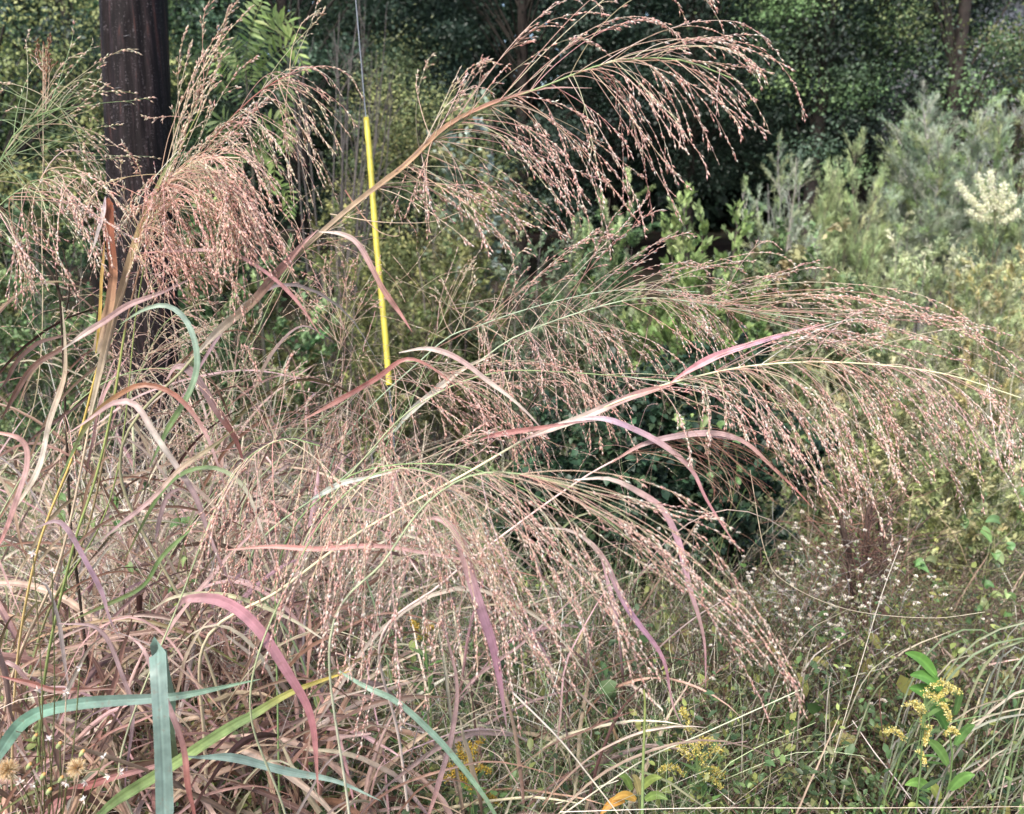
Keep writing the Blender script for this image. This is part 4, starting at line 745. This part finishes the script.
o = weeds(2000, 1.9, 4.2, (.28, .6), [c(116, 112, 78), c(104, 84, 68), OLIVE, c(128, 104, 86), c(140, 120, 98)], .016, .4, 22, 620, 1070, T_DIA, (BROWN, c(110, 88, 76), DKBR)).build('weed_patch', M_LEAF); tag(o, 'twiggy brown and olive weeds filling the right side of the verge', 'weeds', kind='stuff')
o = weeds(2600, 4.2, 11, (.3, .8), [MGRN, c(120, 136, 84), OLIVE, c(140, 150, 96), GRN], .05, .45, 14, -40, 1070, T_DIA).build('meadow_weeds', M_LEAF); tag(o, 'rough green meadow weeds in the swale behind the grasses', 'weeds', kind='stuff')
o = weeds(220, 1.9, 3.6, (.2, .5), [c(96, 134, 62), c(84, 116, 60), YGRN, c(150, 140, 70)], .05, .6, 7, -40, 1070, T_OVA).build('broadleaf_weeds', M_LEAF); tag(o, 'larger broad green weed leaves scattered low in the straw', 'weeds', kind='stuff')

# ------------------------------------------------------------------ plants one can point to
def place_root(px, py, Y): a = P(px, py, Y); return np.array(root3(float(a[0]), Y))
def aster(label, px, py, Y, n=46, spread=.28, parts=None):
    """bushy weed with many little white flower heads"""
    b = place_root(px, py, Y); o = thing('white_flowered_weed', b, label, 'wildflower', 'white flowered weeds on the right slope')
    top_ = P(px, py, Y); mb = MB(); h = top_[2] - b[2]; ns = 9; a = rng.uniform(0, 6.28, ns); st = np.repeat(b[None], ns, 0)
    tips = top_ + np.stack([np.cos(a) * spread * rng.uniform(.2, 1, ns), np.sin(a) * spread * rng.uniform(.2, .8, ns), rng.uniform(-.12, .06, ns)], -1)
    sp = bez(st, st + (tips - st) * .3 + rdir(ns) * .03, st + (tips - st) * .7 + rdir(ns) * .05, tips, 10); tubes(mb, sp, np.linspace(.002, .001, 10)[None], pick([BROWN, OLIVE, c(120, 96, 84)], ns), 4)
    m = ns * 16; si = np.repeat(np.arange(ns), 16); s = rng.uniform(.3, 1, m); tw = bent(at_path(sp, si, s), nrm(rdir(m) + UP * .5), rng.uniform(.05, .15, m), 6, .1, .15); tubes(mb, tw, .0006, pick([BROWN, OLIVE, GREY], m), 3); mb.build('stems', M_STEM, o)
    q = 420; ii = rng.integers(0, m, q); s = rng.uniform(0, 1, q); l = rng.uniform(.008, .02, q); mb = MB(); inst(mb, T_DIA, at_path(tw, ii, s), rdir(q) + UP * .2, nrm(rdir(q) * .5 + UP), l, l * .35, pick([MGRN, OLIVE, c(130, 140, 90)], q)); mb.build('foliage', M_LEAF, o)
    mb = MB(); ii = rng.choice(m, n); ce = at_path(tw, ii, rng.uniform(.8, 1, n)); pet = 9
    for j in range(pet):
        th = 2 * np.pi * j / pet + rng.uniform(0, .3, n); d = np.stack([np.cos(th), np.sin(th) - .25, .9 + 0 * th], -1); inst(mb, T_DIA, ce, d + rdir(n) * .35, rdir(n), .009, .0056, pick([c(226, 220, 204), PALE, c(206, 196, 178)], n, var=.06))
    inst(mb, T_SPK, ce, np.repeat(UP[None], n, 0) + rdir(n) * .2, rdir(n), .005, .005, pick([c(214, 196, 130), c(180, 150, 110)], n)); mb.build('blossom', M_FLOW, o); return o
wl = [(800, 535, 2.45, 'white flowered weed right under the tip of the salmon flag blade'), (855, 535, 2.6, 'white flowered weed under the long hanging beaded tips of the right panicle'), (740, 560, 2.4, 'white flowered weed behind the coarse near panicle'),
      (775, 600, 2.2, 'white flowered weed beside the end of the near sweeping panicle'), (880, 560, 2.4, 'white flowered weed before the dark brown stem on the slope'), (830, 625, 2.1, 'white flowered weed above the upright straw clump'),
      (640, 590, 2.6, 'white flowered weed between two arching mauve blades'), (705, 655, 2.2, 'white flowered weed below the pink blade arching to the right'), (925, 615, 2.4, 'white flowered weed above the broad leaves of the climber'), (560, 640, 2.3, 'white flowered weed behind the hanging panicle rows in the middle')]
for i, (px_, py_, Y_, lb) in enumerate(wl): aster(lb, px_, py_, Y_, [170, 120, 130, 120, 90, 70, 80, 70, 60, 50][i])

def goldenrod(label, px, py, Y, sprs, leaves=26, fc=(c(216, 196, 96), c(196, 172, 74), c(228, 214, 136))):
    b = place_root(px, py, Y); o = thing('goldenrod', b, label, 'wildflower', 'goldenrods at the foot of the grasses')
    mb = MB(); A = P(px, py, Y); st = catmull(np.array([b, b * .4 + A * .6 + [0.01, 0, 0], A]), 12); tubes(mb, st[None], np.linspace(.0028, .0016, 12)[None], GRN, 5)
    fl = MB()
    for (x0, y0, x1, y1, w_) in sprs:
        p = catmull(np.array([P(x0, y0, Y), P((x0 + x1) / 2, (y0 + y1) / 2 - 6, Y + rng.normal(0, .015)), P(x1, y1, Y + rng.normal(0, .03))]), 10); tubes(mb, p[None], .0009, GRN, 4)
        p2 = catmull(np.array([A - [0, 0, .05], (A + p[0]) / 2, p[0]]), 5); tubes(mb, p2[None], .001, GRN, 4)
        n = 260; s = rng.uniform(0, 1, n); ce = at_path(p[None], np.zeros(n, int), s) + rdir(n) * (w_ / F * Y) * rng.uniform(.1, .6, (n, 1)); inst(fl, T_OVA, ce, rdir(n) + UP * .6, rdir(n), rng.uniform(.0026, .0046, n), .003, pick(list(fc), n, var=.1))
    mb.build('stem', M_STEM, o); fl.build('blossom', M_FLOW, o)
    mb = MB(); s = rng.uniform(.1, .98, leaves); th = rng.uniform(0, 6.28, leaves); d = np.stack([np.cos(th), np.sin(th), .5 + 0 * th], -1); inst(mb, T_OVA, at_path(st[None], np.zeros(leaves, int), s), d, UP + 0 * d, rng.uniform(.03, .065, leaves), .013, pick([GRN, c(96, 136, 66), MGRN], leaves)); mb.build('foliage', M_LEAF, o); return o
goldenrod('goldenrod with arching yellow sprays beside the big green leaves at lower right', 925, 700, 1.55, [(925, 690, 955, 688, 8), (935, 700, 962, 692, 8), (925, 712, 905, 706, 7), (930, 728, 925, 745, 7), (905, 740, 885, 733, 7), (940, 705, 950, 720, 7), (925, 730, 915, 705, 6), (945, 735, 958, 734, 5), (925, 695, 948, 712, 7), (918, 752, 925, 765, 5)])
goldenrod('mustard goldenrod partly behind straw between the middle clump and lower right', 700, 760, 1.7, [(690, 730, 682, 712, 10), (695, 750, 712, 742, 12), (700, 765, 722, 750, 12), (690, 760, 670, 745, 10), (700, 775, 722, 775, 10), (685, 775, 660, 770, 8), (700, 780, 722, 788, 8), (690, 745, 702, 765, 10)], fc=(c(222, 198, 84), c(200, 174, 64), c(232, 216, 120)))
goldenrod('ochre goldenrod under the blue green diagonal blade', 470, 780, 1.6, [(465, 770, 455, 742, 9), (468, 770, 482, 740, 9), (465, 780, 445, 780, 9), (470, 775, 490, 772, 9), (470, 790, 445, 765, 8), (480, 800, 500, 805, 6), (468, 765, 470, 745, 9)], fc=(c(190, 150, 44), c(206, 170, 50), c(170, 136, 40)))
goldenrod('small goldenrod bud head peeping through straw below the pink blade', 425, 640, 1.8, [(420, 640, 412, 622, 7), (425, 640, 432, 628, 6)], fc=(c(180, 140, 40), c(196, 160, 50)))

# climber with big leaves beside the goldenrod
b = place_root(935, 720, 1.65); o = thing('broadleaf_plant', b, 'plant with large smooth green leaves stacked above the lower right goldenrod', 'plant')
mb = MB(); st = catmull(np.array([b, P(950, 780, 1.65), P(946, 720, 1.65), P(934, 665, 1.65), (P(925, 655, 1.65))]), 16); tubes(mb, st[None], np.linspace(.003, .0015, 16)[None], GRN, 6); mb.build('stem', M_STEM, o)
def bigleaf(parent, a, t, wpx, Y, col, m=M_LEAF, name='leaf', nrmv=(0, -.8, .6)):
    A = P(*a, Y); T = P(*t, Y - .02); s = np.linspace(0, 1, 14); p = A + (T - A) * s[:, None] + UP * (np.sin(s * np.pi) * .012)[:, None]
    w_ = wpx / F * Y * np.sin(np.clip(s * .93 + .06, 0, 1) ** .8 * np.pi) ** .8 + .0008; side = np.cross(tang(p), np.array(nrmv, float)); mb = MB(); ribbons(mb, p[None], w_[None], side[None], (np.array(col) * (1 + rng.normal(0, .06, (14, 1))))[None], .3, 7, 1.35); return mb.build(name, m, parent)
for a, t, w_, cc in [((936, 676), (905, 653), 13, c(104, 160, 60)), ((942, 690), (910, 675), 14, c(92, 146, 56)), ((945, 708), (909, 688), 19, c(88, 140, 54)), ((948, 730), (926, 706), 12, c(80, 128, 52)), ((948, 765), (925, 740), 12, c(110, 150, 66)), ((955, 745), (975, 725), 10, c(96, 140, 66)), ((930, 790), (905, 785), 12, c(110, 156, 60)), ((950, 790), (975, 775), 12, c(96, 140, 60)), ((940, 800), (925, 785), 12, c(150, 160, 70)), ((955, 715), (962, 690), 8, c(96, 136, 66))]:
    bigleaf(o, a, t, w_, 1.63 + rng.normal(0, .01), cc)
# vines with broad leaves on the right slope
for lbl, cx, cy, Yv, n_, sz in [('vine with broad green leaves trailing at the right border among the drooping seed heads', 985, 505, 2.5, 16, 20), ('vine with a few light green leaves hanging in the dark bush', 700, 420, 2.9, 8, 17), ('green leaved vine low behind the stacked big leaves', 985, 590, 2.4, 12, 17), ('vine leaves peeping from the far left straw below the hooked blade', 170, 545, 1.9, 14, 16), ('dark green vine leaves low in the straw behind the bent black twig', 50, 500, 1.95, 7, 18)]:
    b = place_root(cx, cy, Yv); o = thing('vine', b, lbl, 'vine', 'vines in the undergrowth'); q_ = np.array([(cx + rng.normal(0, 34), cy + rng.normal(0, 26)) for _ in range(5)]); mb = MB()
    pv = catmull(np.vstack([b, P(q_[:, 0], q_[:, 1], Yv + rng.normal(0, .04, 5))]), 30); tubes(mb, pv[None], .0013, OLIVE, 4); mb.build('stem', M_STEM, o)
    for j in range(n_):
        A = pv[rng.integers(8, 30)]; T = A + np.array([rng.normal(0, .8), -.5, rng.normal(-.2, .5)]) * sz / F * Yv * .55; s_ = np.linspace(0, 1, 12); p = A + (T - A) * s_[:, None] + UP * (np.sin(s_ * np.pi) * .008)[:, None]
        w_ = sz * .5 / F * Yv * np.sin(np.clip(s_ * .9 + .1, 0, 1) ** .6 * np.pi) ** .7 + .0006; sd = np.cross(tang(p), np.array([rng.normal(0, .5), -.7, .7])); mb = MB(); ribbons(mb, p[None], w_[None], sd[None], (pick([c(104, 142, 76), c(88, 124, 66), c(132, 152, 88)], 1)[0] * np.ones((12, 1)))[None], .3, 7, 1.3, .04); mb.build('leaf', M_LEAF, o)
# orange tinted low plant
b = place_root(640, 790, 1.6); o = thing('low_plant', b, 'low plant with orange and yellow turning leaves at the bottom centre', 'plant')
mb = MB(); st = catmull(np.array([b, P(640, 830, 1.6), P(638, 790, 1.6)]), 8); tubes(mb, st[None], .0022, OLIVE, 5); mb.build('stem', M_STEM, o)
for a, t, w_, cc in [((625, 800), (600, 815), 10, c(220, 150, 50)), ((636, 800), (612, 800), 9, c(214, 160, 60)), ((640, 795), (632, 775), 8, c(190, 170, 100)), ((640, 790), (662, 778), 9, c(140, 160, 70)), ((645, 800), (668, 800), 9, c(120, 150, 66)), ((632, 790), (618, 776), 8, c(120, 150, 66))]: bigleaf(o, a, t, w_, 1.6, cc)

# seedy daisies at the lower left corner
b = place_root(40, 790, 1.2); o = thing('faded_daisy_plant', b, 'faded composite weed with straw coloured fluffy heads at the lower left corner', 'wildflower')
mb = MB(); heads = [(8, 770, 14), (77, 768, 12)]; buds = [(36, 736), (60, 744), (83, 752), (44, 775), (62, 778), (50, 790), (30, 765)]; stars = [(48, 739), (104, 757), (120, 772), (86, 782), (108, 776), (20, 782), (84, 800), (66, 783), (33, 785), (38, 690), (66, 692), (33, 553), (52, 572), (80, 668)]
for hx_, hy_ in [h_[:2] for h_ in heads] + buds + stars:
    T = P(hx_, hy_, 1.16); A = P(30 + hx_ * .3, 850, 1.22); p = catmull(np.array([A, (A + T) / 2 + [0.01, 0, .01], T]), 8); tubes(mb, p[None], .0009, pick([OLIVE, TAN], 1)[0], 4)
p = catmull(np.array([b, (b + P(40, 850, 1.22)) / 2, P(40, 850, 1.22)]), 8); tubes(mb, p[None], .003, OLIVE, 5); mb.build('stem', M_STEM, o)
for hx_, hy_, r_ in heads:
    mb = MB(); n = 700; ce = P(hx_, hy_, 1.15) + 0 * rdir(n); d = rdir(n); d = nrm(d + [0, -.25, .35]); inst(mb, T_NEE, ce + d * .002, d, rdir(n), rng.uniform(.6, 1.05, n) * r_ / F * 1.15, .0018, pick([c(226, 186, 126), c(240, 220, 180), c(212, 168, 110)], n, var=.12)); mb.build('seed_head', M_FLOW, o)
for bx, by in buds:
    mb = MB(); A = P(bx - 3, by + 4, 1.16); d = nrm(P(bx + 3, by - 5, 1.16) - A); s = np.linspace(0, 1, 8); p = A + d * (s * .013)[:, None]; r_ = .0036 * np.sin(np.clip(s * .8 + .12, 0, 1) * np.pi) ** .6
    cc = np.where(s[:, None] < .82, c(150, 164, 100), c(196, 140, 70)); tubes(mb, p[None], r_[None], cc[None], 8, cap=True); mb.build('bud', M_STEM, o)
for sx_, sy_ in stars:
    mb = MB(); n = 9; ce = P(sx_, sy_, 1.15) + 0 * rdir(n); inst(mb, T_DIA, ce, rdir(n) + [0, -.3, .2], rdir(n), .0075, .0028, pick([PALE, WHITE, c(216, 196, 190)], n, var=.05)); mb.build('dry_bract', M_FLOW, o)

# bent black twig at far left
b = place_root(55, 420, 1.75); o = thing('dead_twig', b, 'dead blackened forked twig standing among the far left grasses', 'twig')
mb = MB()
for pts, r_ in [([(70, 520), (64, 380), (60, 300), (55, 262), (58, 235)], .003), ([(62, 300), (48, 268), (20, 252), (-8, 238)], .0028), ([(66, 310), (70, 285), (63, 250)], .002), ([(95, 330), (100, 300), (106, 268)], .0018)]: tubes(mb, pxpath(pts, 1.75, 14)[None], np.linspace(r_, r_ * .6, 14)[None], c(60, 48, 38), 6)
tubes(mb, catmull(np.array([b, (b + P(70, 520, 1.75)) / 2, P(70, 520, 1.75)]), 6)[None], .0032, c(60, 48, 38), 6); mb.build('stems', M_BARK, o)
# brown woody stem on right slope
b = place_root(868, 640, 2.7); o = thing('dead_shrub', b, 'dark brown dead stem with fine brown twigs in the right weeds', 'shrub')
mb = MB(); st = np.array([pxpath([(868, 670), (862, 600), (866, 540), (870, 500)], 2.7, 12), pxpath([(872, 670), (876, 610), (884, 560), (880, 520)], 2.72, 12), pxpath([(866, 670), (855, 620), (850, 560), (840, 520)], 2.68, 12)])
tubes(mb, st, np.linspace(.02, .008, 12)[None], c(80, 62, 54), 7); m = 260; ii = rng.integers(0, 3, m); s = rng.uniform(.1, 1, m); tw = bent(at_path(st, ii, s), rdir(m) + UP * .8, rng.uniform(.1, .35, m), 8, .1, .15); tubes(mb, tw, np.linspace(.0022, .0008, 8)[None], pick([BROWN, c(112, 88, 78)], m), 3); mb.build('stems', M_BARK, o)
# single long stems
for lbl, pts, Y_, r_, cc in [
    ('thin pale culm bent in a long level curve over the right weeds', [(750, 470), (766, 555), (790, 585), (850, 610), (930, 618), (985, 612)], 1.9, .001, [TAN, STRAW]),
    ('straight thin straw stem rising through the upright straw clump', [(812, 830), (850, 700), (880, 600), (900, 545)], 1.85, .0013, [STRAW, PALE]),
    ('tall green stem standing upright left of the mustard goldenrod', [(642, 830), (643, 770), (645, 710), (644, 690)], 1.45, .0034, [LGRN, YGRN]),
    ('level straw stem lying along the bottom border', [(560, 812), (700, 808), (860, 808), (1080, 806)], 1.35, .0008, [PALE, TAN]),
    ('pale stem lying obliquely from the bottom centre up to the right', [(560, 816), (640, 762), (700, 735), (800, 690)], 1.5, .0018, [STRAW, c(190, 200, 160)]),
    ('pale stem crossing it, lying from upper left down to the bottom', [(510, 690), (560, 740), (600, 790), (630, 830)], 1.48, .002, [PALE, STRAW]),
    ('thin looping stem hooked in front of the guard tube', [(345, 190), (362, 215), (380, 232), (398, 236), (399, 226)], 1.6, .0013, [c(170, 110, 90), TAN]),
    ('long thin tan stem sagging level across the lower part of the guard tube', [(330, 214), (380, 222), (430, 222), (460, 212)], 1.6, .001, [TAN, TAN])]:
    a = pxpath(pts, Y_, 30); b = np.array(root3(float(a[0, 0]), Y_)); o = thing('single_stem', b, lbl, 'stem', 'loose single stems')
    mb = MB(); K = 30; dd_ = np.linspace(0, 1, K)[:, None]; tubes(mb, a[None], np.linspace(r_, r_ * .6, K)[None], (np.array(cc[0]) * (1 - dd_) + np.array(cc[1]) * dd_)[None], 5); mb.build('culm', M_STEM, o)

# ------------------------------------------------------------------ light
w = bpy.data.worlds.new('World'); S.world = w; w.use_nodes = True; nt = w.node_tree; bg = nt.nodes['Background']; sky = nt.nodes.new('ShaderNodeTexSky'); sky.sky_type = 'NISHITA'; sky.sun_disc = False
EL, AZ = R(52), R(205)      # sun high, behind the camera to the left
sky.sun_elevation = EL; sky.sun_rotation = AZ; sky.dust_density = 2.5; sky.air_density = 1.0
nt.links.new(sky.outputs[0], bg.inputs[0]); bg.inputs[1].default_value = .125
sun = bpy.data.lights.new('sun', 'SUN'); sun.energy = 2.3; sun.angle = R(14); sun.color = (1, .95, .88); so = bpy.data.objects.new('sun', sun); COL.objects.link(so)
dv = Vector((math.sin(AZ) * math.cos(EL), math.cos(AZ) * math.cos(EL), math.sin(EL))); so.rotation_euler = dv.to_track_quat('Z', 'Y').to_euler()
S.view_settings.view_transform = 'Standard'; S.view_settings.look = 'None'; S.view_settings.exposure = 1.38; S.view_settings.gamma = 1
S.render.engine = 'CYCLES'; S.cycles.max_bounces = 5; S.cycles.diffuse_bounces = 3; S.cycles.transmission_bounces = 3; S.cycles.glossy_bounces = 2
S.cycles.use_denoising = True; S.cycles.use_adaptive_sampling = True; S.cycles.adaptive_threshold = .02; S.cycles.caustics_reflective = False
